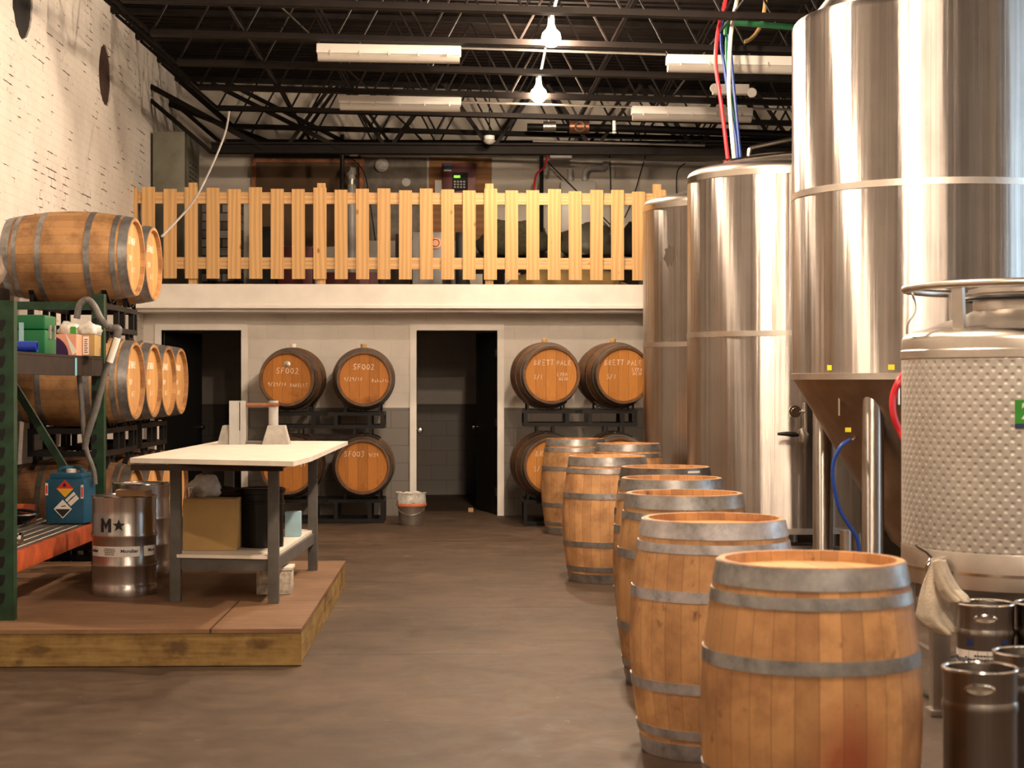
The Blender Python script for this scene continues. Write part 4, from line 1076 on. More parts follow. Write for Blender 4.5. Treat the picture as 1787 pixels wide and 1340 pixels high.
bm = B()
for k in range(5):
    r_ = .2+.02*k
    tube(bm, [(r_*math.cos(a*PI/12)*1.1, r_*.75*math.sin(a*PI/12), .016+.017*k+.008*math.sin(a*.9+k)) for a in range(24)], .011, 6, 0, True)
p_ = W(70, 0, 246); o = fin('hose_coil', bm, M['black'], loc=(p_.x-.05, p_.y-.1, zsh+.1)); tag(o, 'loose coil of black hose behind the blue jug', 'hose coil')
o.location = (-3.05, 11.25, zsh)
o = fin('steel_fitting', lathe(B(), [(0, 0), (.035, 0), (.035, .02), (.02, .025), (.02, .08), (.035, .085), (.035, .1), (0, .1)], 20, Matrix.Rotation(PI/2, 4, 'Y')), M['polish'], loc=(-2.62, 9.95, zsh+.036)); tag(o, 'shiny steel pipe fitting lying on the wire shelf near the front upright', 'fitting')
# ---- kegs
def keg(x, y, z, R, Hh, m, label, group='steel kegs', ribs=(.31, .61), handles=False, rotz=0, name='keg'):
    t = thing(name, label, 'keg', (x, y, z), (0, 0, rotz), group)
    pr = [(R*.80, .03), (R*.92, .02), (R*.95, 0), (R*.985, 0), (R, .02), (R, .055), (R*.985, .06)]
    pr += [(R*.97, .075), (R*.985, .09)]
    for f in ribs:
        z_ = Hh*f
        pr += [(R*.985, z_-.02), (R*1.02, z_-.008), (R*1.02, z_+.008), (R*.985, z_+.02)]
    pr += [(R*.985, Hh-.11), (R*.97, Hh-.1), (R*.985, Hh-.085), (R*.985, Hh-.02), (R*1.0, Hh-.012), (R*1.0, Hh), (R*.955, Hh), (R*.95, Hh-.012), (R*.95, Hh-.085), (R*.8, Hh-.07), (R*.3, Hh-.055), (0, Hh-.053)]
    fin('shell', lathe(B(), pr, 56), m, t, angle=50)
    fin('rim', tube(B(), [(R*.978*math.cos(2*PI*i/48), R*.978*math.sin(2*PI*i/48), Hh) for i in range(48)], .0065, 8, 0, True), M['polish'], t)
    fin('spear_fitting', lathe(B(), [(.035, Hh-.06), (.035, Hh-.03), (.02, Hh-.028), (.02, Hh-.035), (0, Hh-.035)], 20), M['polish'], t)
    return t
s_ = 281; p_ = W(217, 0, s_)
k1 = keg(p_.x, p_.y, ZP+.001, .198, .605, M['steel_keg'], 'wide steel keg with a black letter M and star on the platform', group=None)
def cylmap(R, ang, zc):
    def wrap(v): return Vector(((R+.0012+v.z)*math.cos(ang+v.x/R), (R+.0012+v.z)*math.sin(ang+v.x/R), zc+v.y))
    return wrap
fc = -PI/2-.0  # towards the camera
ca = math.atan2(-p_.y, -p_.x)
def small_print(fn, w, h):
    """rows of fine print too small to read: short dark dashes"""
    bm = B(); rn = random.Random(3)
    for k in range(4):
        y = h*(.34-.23*k); x = -w*rn.uniform(.36, .48); xe = -x
        while x < xe:
            l = rn.uniform(.006, .014); box(bm, x, min(x+l, xe), y-h*.05, y+h*.05, 0, .0003); x += l+.0025
    slice_x(bm)
    for v in bm.verts: v.co = fn(v.co)
    return bm
Rk = .1955
bm = poly(B(), [(x-.036, y-.042) for x, y in [(0, 0), (.019, 0), (.019, .052), (.036, .018), (.053, .052), (.053, 0), (.072, 0), (.072, .085), (.056, .085), (.036, .046), (.016, .085), (0, .085)]], .0006)
slice_x(bm); fm = cylmap(Rk, ca-.60, .60*.725)
for v in bm.verts: v.co = fm(v.co)
fin('letter_mark', bm, M['ink'], k1, smooth=False)
star = B(); pts = []
for i in range(10):
    r_ = .04 if i % 2 == 0 else .017; a = PI/2+i*PI/5; pts.append((r_*math.cos(a), r_*math.sin(a)))
c0 = star.verts.new((0, 0, 0)); vv = [star.verts.new((x, y, 0)) for x, y in pts]
for i in range(10): star.faces.new((c0, vv[i], vv[(i+1) % 10]))
fm = cylmap(Rk, ca-.17, .60*.725)
slice_x(star)
for v in star.verts: v.co = fm(v.co+Vector((0, 0, .001)))
fin('star_mark', star, M['ink'], k1, smooth=False)
for j, (aa, ww) in enumerate(((ca-.40, .35), (ca+.93, .115))):
    on_cyl(k1, Rk, .275, aa, ww, .062, M['paper'], 'label_strip', .0012)
def lab_text(s, ang, z, size, m, bold=0, par=k1, R=Rk): fin('label_lettering', text_bm(s, size, .0003, cylmap(R+.0010, ang, z), bold=bold), m, par, smooth=False)
for aa, tx_ in ((ca-1.08, 'roStar'), (ca+.16, 'MicroStar'), (ca+.97, 'Micro')):
    lab_text(tx_, aa, .278, .027, M['inkblue'], .0008)
fin('small_print', small_print(cylmap(Rk+.001, ca-.47, .275), .085, .05), M['ink'], k1, smooth=False)
s_ = 250; p_ = W(239, 0, s_)
k2 = keg(-2.235, p_.y, ZP+.001, .198, .605, M['steel_keg'], 'plain steel keg half hidden behind the one with the star', group=None)
# wood offcut on the keg
p_ = W(232, 0, 281); bm = B()
poly(bm, [(-.1, -.03), (.095, -.06), (.12, .0), (.04, .07), (-.12, .10)], .038)
o = fin('wood_offcut', bm, M['blockwood'], loc=(p_.x+.01, p_.y-.06, ZP+.607), rot=(0, 0, -.1), smooth=False); tag(o, 'split offcut of pale lumber lying on top of the star keg', 'wood offcut')
fin('tag', box(B(), .03, .1, .02, .06, .0381, .039), M['paper'], o, smooth=False)

# ---- table
t = thing('work_table', 'work table with pale warped top and grey timber legs on the platform', 'table', (0, 0, ZP))
zt_t = .87
legs = {'fl': W(307, 0, 291), 'fr': W(477.5, 0, 294), 'rr': W(546, 0, 250)}
legs['rl'] = legs['rr']+(legs['fl']-legs['fr']); 
for k, p_ in legs.items(): fin('leg', box(B(), -.032, .032, -.032, .032, 0, zt_t-.03, bev=.003), M['greylumber'], t, loc=(p_.x, p_.y, 0))
cor = [W(227, 800, 300), W(512, 806, 314), W(543, 797, 295), W(607, 771, 232), W(540, 770, 231), W(384, 769, 230)]
bm = B(); zz = zt_t
ol = [(c.x, c.y) for c in cor]; poly(bm, ol, .028, Matrix.Translation((0, 0, zz-.028))); fin('table_top', bm, M['laminate'], t, smooth=False)
fl, fr, rr_, rl = [legs[k] for k in ('fl', 'fr', 'rr', 'rl')]
for (p0, p1, nm) in ((fl, fr, 'apron'), (rl, rr_, 'apron'), (fl, rl, 'apron'), (fr, rr_, 'apron')):
    for zc, hh, nm2, m_ in ((zt_t-.055, .055, 'apron', 'darkwood'), (.225, .07, 'lower_rail', 'greylumber')):
        bm = B(); beam(bm, (p0.x, p0.y, zc), (p1.x, p1.y, zc), .03, hh); fin(nm2, bm, M[m_], t, smooth=False)
bm = B(); poly(bm, [(fl.x+.0, fl.y-.03), (fr.x-.0, fr.y-.03), (rr_.x, rr_.y+.05), (rl.x, rl.y+.05)], .02, Matrix.Translation((0, 0, .262)))
fin('shelf', bm, M['laminate'], t, smooth=False)
bm = B(); beam(bm, (-1.9, 9.98, zt_t-.05), (-1.02, 9.85, zt_t-.05), .04, .035); fin('bearer', bm, M['darkwood'], t, smooth=False)
zs2 = ZP+.283
def tb(name, px0, px1, s, h, d, m, lab, cat, z=zs2, bev=.004):
    a = W(px0, 0, s); b = W(px1, 0, s); o = fin(name, box(B(), 0, b.x-a.x, 0, d, 0, h, bev=bev), m, loc=(a.x, a.y, z)); tag(o, lab, cat); return o
o = tb('carton', 319, 413, 286, .315, .35, M['card'], 'plain tan carton on the lower shelf of the table', 'carton')
o = tb('blue_carton', 497, 524, 262, .165, .1, M['lightblue'], 'pale blue and white carton at the back of the table shelf', 'carton')  # blue and white cardboard box at the back of the shelf
p_ = W(455, 0, 281); R_ = .14
t = thing('black_drum', 'glossy black drum on the table shelf beside the tan carton', 'drum', (p_.x, p_.y+.1, zs2))
fin('body', lathe(B(), [(0, 0), (R_*.93, 0), (R_*.95, .33), (R_, .335), (R_, .35), (R_*.93, .35)], 40), M['black'], t)
fin('lid', lathe(B(), [(R_*1.02, .345), (R_*1.03, .36), (R_*.97, .368), (R_*.9, .36), (0, .36)], 40), M['black'], t)
fin('ring', lathe(B(), [(R_*.955, .27), (R_*1.0, .275), (R_*1.0, .285), (R_*.955, .29)], 40), M['black'], t)
t = thing('steel_cup', 'small shiny steel cup on the tan carton', 'cup', W(326, 0, 286)*1)
t.location = (W(330, 0, 284).x, W(330, 0, 284).y+.06, zs2+.316); fin('body', lathe(B(), [(0, 0), (.022, 0), (.027, .06), (.024, .06), (.02, .004), (0, .004)], 20), M['polish'], t); fin('handle', tube(B(), [(.024, 0, .05), (.045, 0, .04), (.024, 0, .015)], .003, 6, 4), M['polish'], t)
blob('rag_heap', (W(350, 0, 284).x, W(350, 0, 284).y+.17, zs2+.316+.05), (.1, .08, .085), M['bag'], 'crumpled pale rag heaped on the tan carton', 'rag', 21, .4)
o = blob('dark_cloth', (W(385, 0, 284).x, W(385, 0, 284).y+.2, zs2+.316+.02), (.13, .09, .035), M['darkwood'], 'flat dark brown cloth lying on the tan carton', 'cloth', 22, .3)
t = thing('pale_crate', 'scuffed pale crate on the platform under the table', 'crate', (W(447, 0, 283).x, W(447, 0, 283).y, ZP))  # whitish box-shaped crate below the table
w = W(507, 0, 283).x-W(447, 0, 283).x
fin('body', box(B(), 0, w, .0, .2, 0, .15, bev=.008), plain('scuffed_white', (.45, .40, .33), .6, 0, .6, 25), t); fin('rim', box(B(), -.008, w+.008, -.008, .208, .15, .17, bev=.004), M['laminate'], t)
# stand with two concrete feet on the table
ztp = ZP+zt_t
s_ = 240
t = thing('pipe_stand', 'small stand of two posts in concrete feet joined by a rusty pipe', 'stand', (0, 0, ztp))
def trap(px0, px1, px2, px3, hgt, s, dy=.16):
    a = W(px0, 0, s); b = W(px1, 0, s); c = W(px2, 0, s); d = W(px3, 0, s)
    return a, b, c, d
for (b0, t0, t1, b1, s, py) in ((384, 392, 420, 430, 243, 741), (461, 470, 499, 507, 243, 740)):
    y = FPX/s; xb0, xt0, xt1, xb1 = [W(v, 0, s).x for v in (b0, t0, t1, b1)]; hh = .135
    bm = B(); d = .09
    lo_ = [(xb0, y-d, 0), (xb1, y-d, 0), (xb1, y+d, 0), (xb0, y+d, 0)]; hi_ = [(xt0, y-d*.65, hh), (xt1, y-d*.65, hh), (xt1, y+d*.65, hh), (xt0, y+d*.65, hh)]
    A = [bm.verts.new(v) for v in lo_]; C = [bm.verts.new(v) for v in hi_]
    bm.faces.new(A[::-1]); bm.faces.new(C)
    for i in range(4): bm.faces.new((A[i], A[(i+1) % 4], C[(i+1) % 4], C[i]))
    fin('concrete_foot', bm, M['concblock'], t, smooth=False)
y = FPX/243
x0 = W(405, 0, 243).x; x1 = W(432, 0, 243).x; ztop_ = 1.5+(670-699)/243-ztp
bm = B(); box(bm, x0, x0+.07, y-.1, y-.04, 0, ztop_); box(bm, x0+.078, x1, y-.1, y-.04, 0, ztop_); box(bm, x0+.07, x0+.078, y-.098, y-.042, 0, .1)
fin('post', bm, M['pvc'], t, smooth=False)
xx = W(478.5, 0, 243).x; fin('post', tube(B(), [(xx, y, .13), (xx, y, ztop_)], .035, 20), M['pvc'], t)
zr = 1.5+(670-706)/243-ztp
fin('rusty_pipe', tube(B(), [(W(414, 0, 243).x, y-.045, zr), (W(489, 0, 243).x, y-.045, zr)], .013, 12), M['rust'], t)
fin('base_bar', tube(B(), [(W(430, 0, 243).x, y-.06, .015), (W(463, 0, 243).x, y-.06, .015)], .012, 8), M['greyhose'], t)

# ---- waste bucket
p_ = W(718, 0, 163.5)
t = thing('mop_bucket', 'small steel bucket with white bag liner by the middle doorway', 'bucket', (p_.x, p_.y, 0))
fin('body', lathe(B(), [(0, .01), (.125, .0), (.13, .012), (.15, .25), (.153, .26), (.148, .26), (.126, .02), (0, .02)], 36), M['galv'], t)
from mathutils import noise as MN
bm = lathe(B(), [(.153, .21), (.158, .235), (.16, .27), (.155, .32), (.165, .345), (.13, .335), (.10, .25)], 48)
for v in bm.verts:
    k = 1+.10*MN.noise(v.co*22); v.co.x *= k; v.co.y *= k; v.co.z += .02*MN.noise(v.co*18+Vector((5, 0, 0)))
fin('bag_liner', bm, M['bag'], t)
bm = lathe(B(), [(.158, .2), (.163, .21), (.16, .232), (.156, .232)], 40)
fin('drawstring', bm, plain('orange_band', (.75, .22, .10), .5), t)
fin('handle', tube(B(), [(-.15, -.02, .22), (-.12, -.1, .15), (0, -.155, .11), (.12, -.1, .15), (.15, -.02, .22)], .004, 6, 6), M['galv'], t)
o = fin('door_wedge', box(B(), -.03, .03, -.02, .02, 0, .05, bev=.004), M['blockwood'], loc=(d2[1]-.3, YW+.55, 0)); tag(o, 'small pale wedge on the floor by the open black door', 'wedge')
o = fin('wall_outlet', box(B(), -.035, .035, -.008, 0, -.06, .06, bev=.003), M['whiteplastic'], loc=(W(464, 634, 153).x, YW, W(464, 634, 153).z)); tag(o, 'white socket plate on the wall left of the SF002 barrels', 'outlet')

# ================================================================ tanks
def lathe_arc(r0, z0, r1, z1, n=8):   # quarter round from the side (r0,z0) to top (r1,z1)
    return [(r1+(r0-r1)*math.cos(i*PI/2/n), z0+(z1-z0)*math.sin(i*PI/2/n)) for i in range(n+1)]
def band(R, z, h=.05, th=.004): return lathe(B(), [(R, z-h/2), (R+th, z-h/2), (R+th, z+h/2), (R, z+h/2)], 96)
# T2 and T3
def tank(px, s, R, label, ztop, zseam, zbase, rot=0):
    p_ = W(px, 0, s)
    t = thing('fermenter_tank', label, 'tank', (p_.x, p_.y, 0), (0, 0, rot), 'tall brushed steel tanks')
    fin('shell', lathe(B(), [(R-.04, zbase), (R, zbase), (R, ztop-.04)], 120), M['steel'], t, angle=30)
    bm = lathe(B(), lathe_arc(R, ztop-.04, R-.09, ztop+.03)+[(R-.3, ztop+.08), (R*.4, ztop+.15), (0, ztop+.17)], 96); fin('dome', bm, M['satin'], t, angle=30)
    fin('top_band', band(R, ztop-.065, .05), M['polish'], t, angle=30)
    fin('seam_band', band(R, zseam, .045), M['satin'], t, angle=30)
    fin('base_ring', lathe(B(), [(R-.03, zbase-.04), (R+.006, zbase-.04), (R+.006, zbase+.01), (R-.03, zbase+.01)], 96), M['satin'], t, angle=30)
    for k in range(4):
        a = PI/4+k*PI/2; fin('leg', tube(B(), [((R-.12)*math.cos(a), (R-.12)*math.sin(a), 0), ((R-.12)*math.cos(a), (R-.12)*math.sin(a), zbase-.0)], .05, 16), M['satin'], t)
    fin('belly', lathe(B(), [(R-.03, zbase-.02), (0, zbase-.12)], 60), M['darkgrey'], t)
    return t
T2 = tank(1370, 200, .85, 'middle brushed steel tank with a black tap handle low on its front', 3.33, 1.92, .30)
T3 = tank(1274, 178, .85, 'brushed steel tank farthest back, smudge mark high on its side', 3.27, 1.876, .30)
# vertical weld strip on T2
a = math.radians(-90-6)
def cdir(t): return math.atan2(-t.location.y, -t.location.x)
c2 = cdir(T2)
on_cyl(T2, .85, 2.6, c2-.28+.17, .03, 1.30, M['satin'], 'weld_strip', .002)
# rail on T2's top
rp = lambda x, y: W(x, y, 206)-Vector((T2.location.x, T2.location.y, 0))
fin('top_rail', tube(B(), [rp(1306, 272), rp(1308, 262), rp(1314, 257), rp(1345, 250), rp(1420, 234)], .018, 10, 4), M['polish'], T2)
fin('rim_pipe', tube(B(), [rp(1262, 283), rp(1300, 277), rp(1400, 266)], .02, 10), M['polish'], T2)
# smudge on T3
q = N('dull_smudge'); q.P(col=(.22, .19, .165), metal=1., rough=.55); M['smudge'] = q.m
c3 = cdir(T3)
bm = B(); n = 18; fm = cylmap(.8505, c3-.75, 2.72); vc = bm.verts.new((0, 0, 0)); rn = random.Random(5); ring = [bm.verts.new((rn.uniform(.05, .11)*math.cos(2*PI*i/n)*.8, rn.uniform(.06, .13)*math.sin(2*PI*i/n), 0)) for i in range(n)]
for i in range(n): bm.faces.new((vc, ring[i], ring[(i+1) % n]))
slice_x(bm, .02)
for v in bm.verts: v.co = fm(v.co)
fin('smudge', bm, M['smudge'], T3, smooth=False)
# valve assembly on T2
vp = lambda x, y, s=214: W(x, y, s)-Vector((T2.location.x, T2.location.y, 0))
fin('sample_pipe', tube(B(), [vp(1404, 702), vp(1405, 752)], .018, 10), M['polish'], T2)
vb = fin('butterfly_valve', tube(B(), [vp(1398, 748), vp(1403, 760), vp(1402, 772)], [.03, .042, .03], 14), M['satin'], T2)
fin('valve_handle', tube(B(), [vp(1394, 759), vp(1385, 758), vp(1372, 757), vp(1357, 757)], [.012, .022, .019, .012], 10), M['black'], vb)
cl_ = vp(1387, 718)
fin('clamp', lathe(B(), [(0, .03), (.03, .03), (.035, .02), (.05, .02), (.05, -.02), (.035, -.02), (0, -.02)], 20, Matrix.Translation(cl_) @ Matrix.Rotation(PI/2, 4, 'X')), M['polish'], T2)
fin('stub_pipe', tube(B(), [vp(1390, 718), vp(1404, 718)], .02, 10), M['satin'], T2)
# the lower parts of small pipes at T2 right (drain pipes)
# black crate under T2
o = fin('black_crate', box(B(), -.15, .3, -.2, .1, 0, .22, bev=.01), M['black'], loc=W(1400, 0, 222)*1); o.location.z = 0; tag(o, 'black crate with white marks on the floor under the middle tank', 'crate')
for k, (x, z) in enumerate(((-.03, .16), (-.06, .1), (.0, .11))): fin('white_mark', poly(B(), [(0, 0), (.05, .008), (.06, .025), (.012, .02)], .001, Matrix(((1, 0, 0, x), (0, 0, -1, -.201), (0, 1, 0, z), (0, 0, 0, 1)))), M['paper'], o, smooth=False)
# T1
p_ = W(1630, 0, 245); R1 = 1.0
T1 = thing('fermenter_tank', 'huge brushed steel cone-bottomed tank rising out of the top of the picture', 'tank', (p_.x, p_.y, 0), group=None)
zt1 = 4.03; zb1 = 1.56
fin('shell', lathe(B(), [(R1, zb1), (R1, zt1)], 160), M['steel'], T1, angle=30)
fin('dome', lathe(B(), lathe_arc(R1, zt1, R1-.06, zt1+.06)+[(R1-.12, zt1+.07), (R1-.3, zt1+.3), (R1*.4, zt1+.45), (0, zt1+.5)], 120), M['steel'], T1, angle=50)
fin('seam_band', band(R1, 1.5+(670-343)/245, .045), M['satin'], T1, angle=30)
fin('bottom_flange', lathe(B(), [(R1-.05, zb1-.03), (R1+.012, zb1-.03), (R1+.012, zb1+.012), (R1, zb1+.014)], 120), M['satin'], T1, angle=30)
fin('cone', lathe(B(), [(R1-.005, zb1-.02), (.30, .38), (.10, .22), (0, .22)], 100), plain('cone_steel', (.40, .30, .22), .38, 1., .15), T1, angle=20)
for (ox, oy) in ((-.585, -.61), (-.67, .6), (.62, -.6), (.62, .6)):
    fin('leg', lathe(B(), [(.074, 0), (.074, 1.42), (.06, 1.5), (0, 1.55)], 32, Matrix.Translation((ox, oy, 0))), M['steel'], T1)
    fin('foot_pad', lathe(B(), [(0, 0), (.11, 0), (.11, .02), (0, .02)], 24, Matrix.Translation((ox, oy, 0))), M['satin'], T1)
c1_ = cdir(T1)
for px_ in (1461, 1563):
    a_ = math.asin(max(-1, min(1, (px_-1630)/245)))
    on_cyl(T1, R1, 1.5+(670-641)/262, c1_+a_, .045, .035, M['yellow'], 'yellow_sticker', .003)
vt = lambda x, y, s: W(x, y, s)-Vector((T1.location.x, T1.location.y, 0))
fin('thermowell', tube(B(), [vt(1465, 664, 255), vt(1465, 725, 255)], .011, 8), M['polish'], T1)
fin('thermowell', tube(B(), [vt(1568, 664, 266), vt(1568, 706, 266)], .009, 8), M['polish'], T1)
fin('drain_pipe', tube(B(), [vt(1477, 925, 250), vt(1477, 1035, 250)], .045, 14), M['satin'], T1)
sp_ = fin('sample_valve', tube(B(), [vt(1492, 762, 258), vt(1483, 768, 260)], .018, 10), M['polish'], T1)
on = fin('yellow_tag', box(B(), -.02, .02, -.003, 0, -.015, .015), M['yellow'], T1, smooth=False, loc=vt(1480, 750, 262))
pipe('blue_hose', [W(1482, 768, 261), W(1468, 778, 262), W(1455, 805, 262), W(1454, 840, 262), W(1466, 890, 262), W(1484, 920, 262), W(1497, 945, 262), W(1503, 1010, 262)], .013, M['blue'], 'blue hose arcing from the cone of the huge tank to the floor', 'hose', 6)
pipe('red_hose', [W(1596, 655, 262), W(1586, 648, 280), W(1572, 660, 285), W(1559, 690, 285), W(1560, 725, 285), W(1575, 760, 285), W(1592, 785, 290), W(1625, 810, 318)], .022, M['red'], 'thick red hose bowing out beside the dimpled tank', 'hose', 6)
# coloured hoses from the roof to T2's top
Tp = lambda x, y, s=206: W(x, y, s)
GH = 'hoses dropping from the roof to the middle tank'
hs = [('red', .017, [(1272, -25), (1262, 20), (1253, 55), (1249, 110), (1257, 170), (1264, 225), (1270, 277)], 'red hose, leftmost of the bundle dropping to the middle tank'),
      ('blue', .014, [(1269, -25), (1262, 30), (1259, 75), (1266, 130), (1275, 190), (1284, 240), (1287, 276)], 'blue hose dropping to the tank between the red and the green hoses'),
      ('greenh', .02, [(1272, 45), (1269, 80), (1272, 150), (1281, 210), (1288, 276)], 'green hose in the middle of the bundle dropping to the tank'),
      ('whiteh', .017, [(1292, -25), (1280, 30), (1274, 80), (1272, 150), (1275, 210), (1281, 276)], 'white hose dropping to the middle tank'),
      ('blue', .014, [(1271, 60), (1276, 100), (1280, 150), (1286, 210), (1292, 274)], 'blue hose on the right side of the bundle dropping to the tank')]
for m_, r_, pp, lab in hs:
    so = {'red': 207, 'blue': 205, 'greenh': 203, 'whiteh': 209}[m_]
    o = pipe('hose', [Tp(x, y, so) for x, y in pp], r_, M[m_], lab, 'hose', 6); o['group'] = GH
o = pipe('green_conduit', [Tp(1268, 62, 203), Tp(1268, 46, 203), Tp(1278, 40, 203), Tp(1340, 44, 203), Tp(1420, 50, 203)], .026, M['greenh'], 'green pipe turning down from the roof at the hose bundle', 'pipe', 4)
o = pipe('rope_coil', [Tp(1299, 73, 195), Tp(1310, 68, 195), Tp(1322, 55, 195), Tp(1332, 30, 195), Tp(1338, -20, 195)], .018, M['card'], 'short tan rope bundle hanging under the roof right of the hoses', 'rope', 4)

# ---- dimpled tank
p_ = W(1793, 0, 370); R4 = .58
T4 = thing('dimpled_tank', 'squat steel tank with dimpled jacket and open ring guard on top', 'tank', (p_.x, p_.y, 0), group=None)
zS0 = .58; zJ0 = .74; zJ1 = 1.62; zTop = 1.70
fin('jacket', lathe(B(), [(R4, 0), (R4, zJ1-zJ0)], 160), M['dimple'], T4, angle=30, loc=(0, 0, zJ0))
fin('skirt', lathe(B(), [(R4-.03, zS0), (R4+.002, zS0), (R4+.002, zJ0), (R4, zJ0+.005)], 120), M['satin'], T4, angle=30)
fin('weld_ring', band(R4, zS0+.07, .014, .006), M['polish'], T4)
fin('upper_band', lathe(B(), [(R4, zJ1-.005), (R4+.004, zJ1), (R4+.004, zJ1+.035), (R4, zJ1+.04)], 120), M['satin'], T4, angle=30)
fin('dome', lathe(B(), [(R4, zJ1+.03)]+lathe_arc(R4, zTop, R4-.10, zTop+.055)+[(R4-.3, zTop+.13), (.2, zTop+.17), (.17, zTop+.18), (0, zTop+.185)], 100), M['satin'], T4, angle=50)
fin('belly', lathe(B(), [(R4-.03, zS0+.02), (0, zS0-.06)], 60), M['darkgrey'], T4)
Rr = .565; zr_ = 1.5+(670-503)/370
fin('guard_ring', tube(B(), [(Rr*math.cos(2*PI*i/72), Rr*math.sin(2*PI*i/72), zr_) for i in range(72)], .018, 12, 0, True), M['satin'], T4)
c4 = cdir(T4)
for da in (-.62, .5, 1.9, -2.4, PI):
    a_ = c4+da; x, y = math.cos(a_), math.sin(a_)
    bm = B(); beam(bm, ((R4-.075)*x, (R4-.075)*y, zTop+.02), ((R4-.06)*x, (R4-.06)*y, zr_-.005), .06, .02, up=(x, y, 0)); fin('guard_bracket', bm, M['satin'], T4, smooth=False)
fin('manway', lathe(B(), [(.25, zTop+.12), (.25, zTop+.22), (.27, zTop+.225), (.27, zTop+.245), (.2, zTop+.26), (0, zTop+.27)], 50), M['satin'], T4)
fin('manway_clamp', tube(B(), [(.285*math.cos(2*PI*i/40), .285*math.sin(2*PI*i/40), zTop+.2) for i in range(40)], .012, 8, 0, True), M['blackmetal'], T4)
fin('hanging_cord', tube(B(), [W(1592, 512, 366)-Vector((p_.x, p_.y, 0)), W(1597, 530, 372)-Vector((p_.x, p_.y, 0)), W(1596, 545, 374)-Vector((p_.x, p_.y, 0)), W(1585, 563, 374)-Vector((p_.x, p_.y, 0)), W(1583, 582, 372)-Vector((p_.x, p_.y, 0))], .006, 6, 5), M['pvc'], T4)
lx, ly = W(1640, 0, 385).x-p_.x, W(1640, 0, 385).y-p_.y
for (ox, oy) in ((lx, ly), (-lx*.9, ly), (lx, -ly), (-lx*.9, -ly)):
    fin('leg', box(B(), ox-.04, ox+.04, oy-.04, oy+.04, .03, zS0+.02, bev=.004), M['satin'], T4)
    fin('foot', box(B(), ox-.055, ox+.055, oy-.055, oy+.055, 0, .03, bev=.004), M['satin'], T4)
bm = B(); beam(bm, (lx, ly, .22), (-.1, ly+.5, .22), .03, .05); beam(bm, (lx, ly, .25), (lx, -ly, .25), .03, .05); fin('leg_brace', bm, M['satin'], T4, smooth=False)
# green label at the right edge
gl = c4+math.asin((1790-1793)/215)+.01
on_cyl(T4, R4, 1.5+(670-722)/395, gl, .10, .125, M['greenl'], 'green_label', .008)
on_cyl(T4, R4, 1.5+(670-743)/395, gl, .10, .02, M['inkblue'], 'label_footer', .009)
fin('label_figure', text_bm('2', .1, .0005, cylmap(R4+.009, gl+.005, 1.5+(670-718)/395), bold=.003), M['paper'], T4, smooth=False)
# tap with towel
ta = c4+math.asin((1657-1793)/215)
tx, ty = math.cos(ta), math.sin(ta)
tap = fin('tap', tube(B(), [(tx*R4, ty*R4, .70), (tx*(R4+.07), ty*(R4+.07), .70), (tx*(R4+.09), ty*(R4+.09), .68), (tx*(R4+.09), ty*(R4+.09), .62)], [.022, .02, .02, .014], 12, 0), M['polish'], T4)
fin('tap_lever', tube(B(), [(tx*(R4+.06), ty*(R4+.06), .71), (tx*(R4+.08)-.02, ty*(R4+.08), .745), (tx*(R4+.09)-.06, ty*(R4+.09), .775)], .008, 8), M['polish'], tap)
# towel: two hanging flaps over the lever
def flap(bm, rows, s0, ph, depth):
    rows = [(y, a, b) for y, a, b in rows]; n = 30; m = 24; grid = []
    for j in range(n+1):
        f = j/n*(len(rows)-1); i = min(int(f), len(rows)-2); k = f-i
        y, a, b = [rows[i][q_]*(1-k)+rows[i+1][q_]*k for q_ in range(3)]
        gr = []
        for c in range(m+1):
            u = c/m; px_ = a+(b-a)*u
            v = W(px_, y+1.5*math.sin(u*7+ph), s0)
            fold = math.sin(u*10+ph+j*.05)*.5+math.sin(u*19-j*.11+ph)*.3+.5*math.sin(j*.33+u*3)*(j/n)
            v.y += depth*(j/n)**.6*fold-.05*(j/n)*math.sin(u*PI)+.012*((u-.5)*2)**2
            gr.append(bm.verts.new(v))
        grid.append(gr)
    for A, C in zip(grid, grid[1:]):
        for c in range(m): bm.faces.new((A[c], A[c+1], C[c+1], C[c]))
def towel():
    bm = B()
    flap(bm, [(979, 1628, 1648), (1000, 1619, 1653), (1020, 1611, 1662), (1040, 1605, 1669), (1060, 1602, 1671), (1075, 1600, 1671), (1090, 1612, 1672), (1104, 1636, 1671)], 414, 0., .02)
    flap(bm, [(977, 1629, 1650), (998, 1632, 1658), (1014, 1635, 1666), (1029, 1639, 1676), (1040, 1646, 1688), (1049, 1655, 1693)], 419, 2., .012)
    return bm
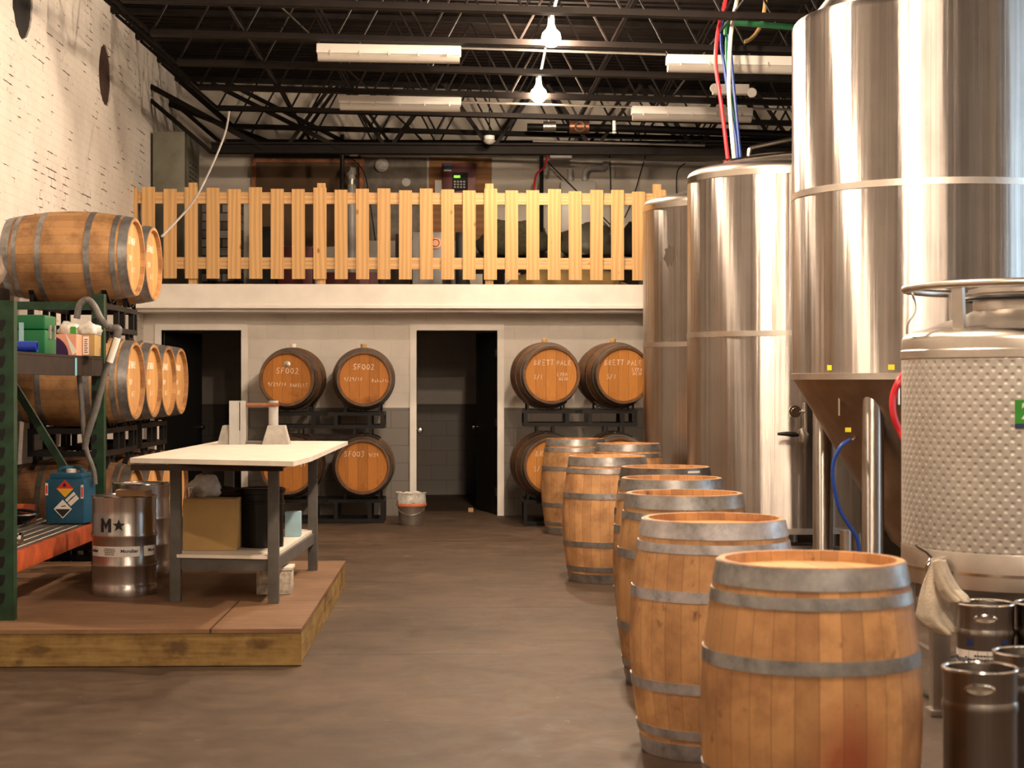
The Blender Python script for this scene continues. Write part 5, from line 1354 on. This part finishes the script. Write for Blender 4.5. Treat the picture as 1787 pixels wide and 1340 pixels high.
o = fin('towel', towel(), M['towel'], angle=180); tag(o, 'white cotton towel draped over the tap of the dimpled tank', 'towel')
md = o.modifiers.new('s', 'SOLIDIFY'); md.thickness = .006
# ---- slim kegs at the right
GK = 'slim kegs at the lower right'
def slim(px, s, lab, m='steel_dark', lt=False):
    p_ = W(px, 0, s); t = keg(p_.x, p_.y, .001, .118, .59, M[m], lab, GK, ribs=(.80,))
    a_ = math.atan2(-p_.y, -p_.x)
    # oval hand hole in the chime
    bm = B(); f_ = cylmap(.1185, a_, .59-.052); n = 24
    out = [(.05*math.cos(2*PI*i/n), .0215*math.sin(2*PI*i/n)) for i in range(n)]
    inn = [(.041*math.cos(2*PI*i/n), .0145*math.sin(2*PI*i/n)) for i in range(n)]
    A = [bm.verts.new(f_(Vector((x, y, 0)))) for x, y in out]; C = [bm.verts.new(f_(Vector((x, y, .004)))) for x, y in inn]
    for i in range(n): bm.faces.new((A[i], A[(i+1) % n], C[(i+1) % n], C[i]))
    hh = fin('hand_hole', bm, M['polish'], t)
    bm = B(); f2 = cylmap(.1165, a_, .59-.052); vs = [bm.verts.new(f2(Vector((x, y, .002)))) for x, y in inn]; c = bm.verts.new(f2(Vector((0, 0, .002))))
    for i in range(n): bm.faces.new((c, vs[i], vs[(i+1) % n]))
    fin('hole_back', bm, M['satin'], hh)
    if lt:
        on_cyl(t, .1162, .365, a_-.1, .30, .085, M['paper'], 'label_strip', .0015)
        fin('label_lettering', text_bm('MicroStar', .03, .0003, cylmap(.1182, a_-.85, .37), bold=.0008), M['inkblue'], t, smooth=False)
        fin('small_print', small_print(cylmap(.1178, a_-.05, .365), .10, .065), M['ink'], t, smooth=False)
        for da in (-.55, .75): on_cyl(t, .1162, .45, a_+da, .035, .05, M['inkblue'], 'blue_mark', .0012)
    return t
slim(1710, 545, 'slim steel keg nearest the camera with an oval hand hole')
slim(1719.5, 421, 'slim steel keg with a white label strip below the towel', lt=True)
slim(1822, 421, 'slim steel keg at the right picture edge behind the others')
slim(1795, 515, 'slim steel keg at the right edge, close beside the nearest one')
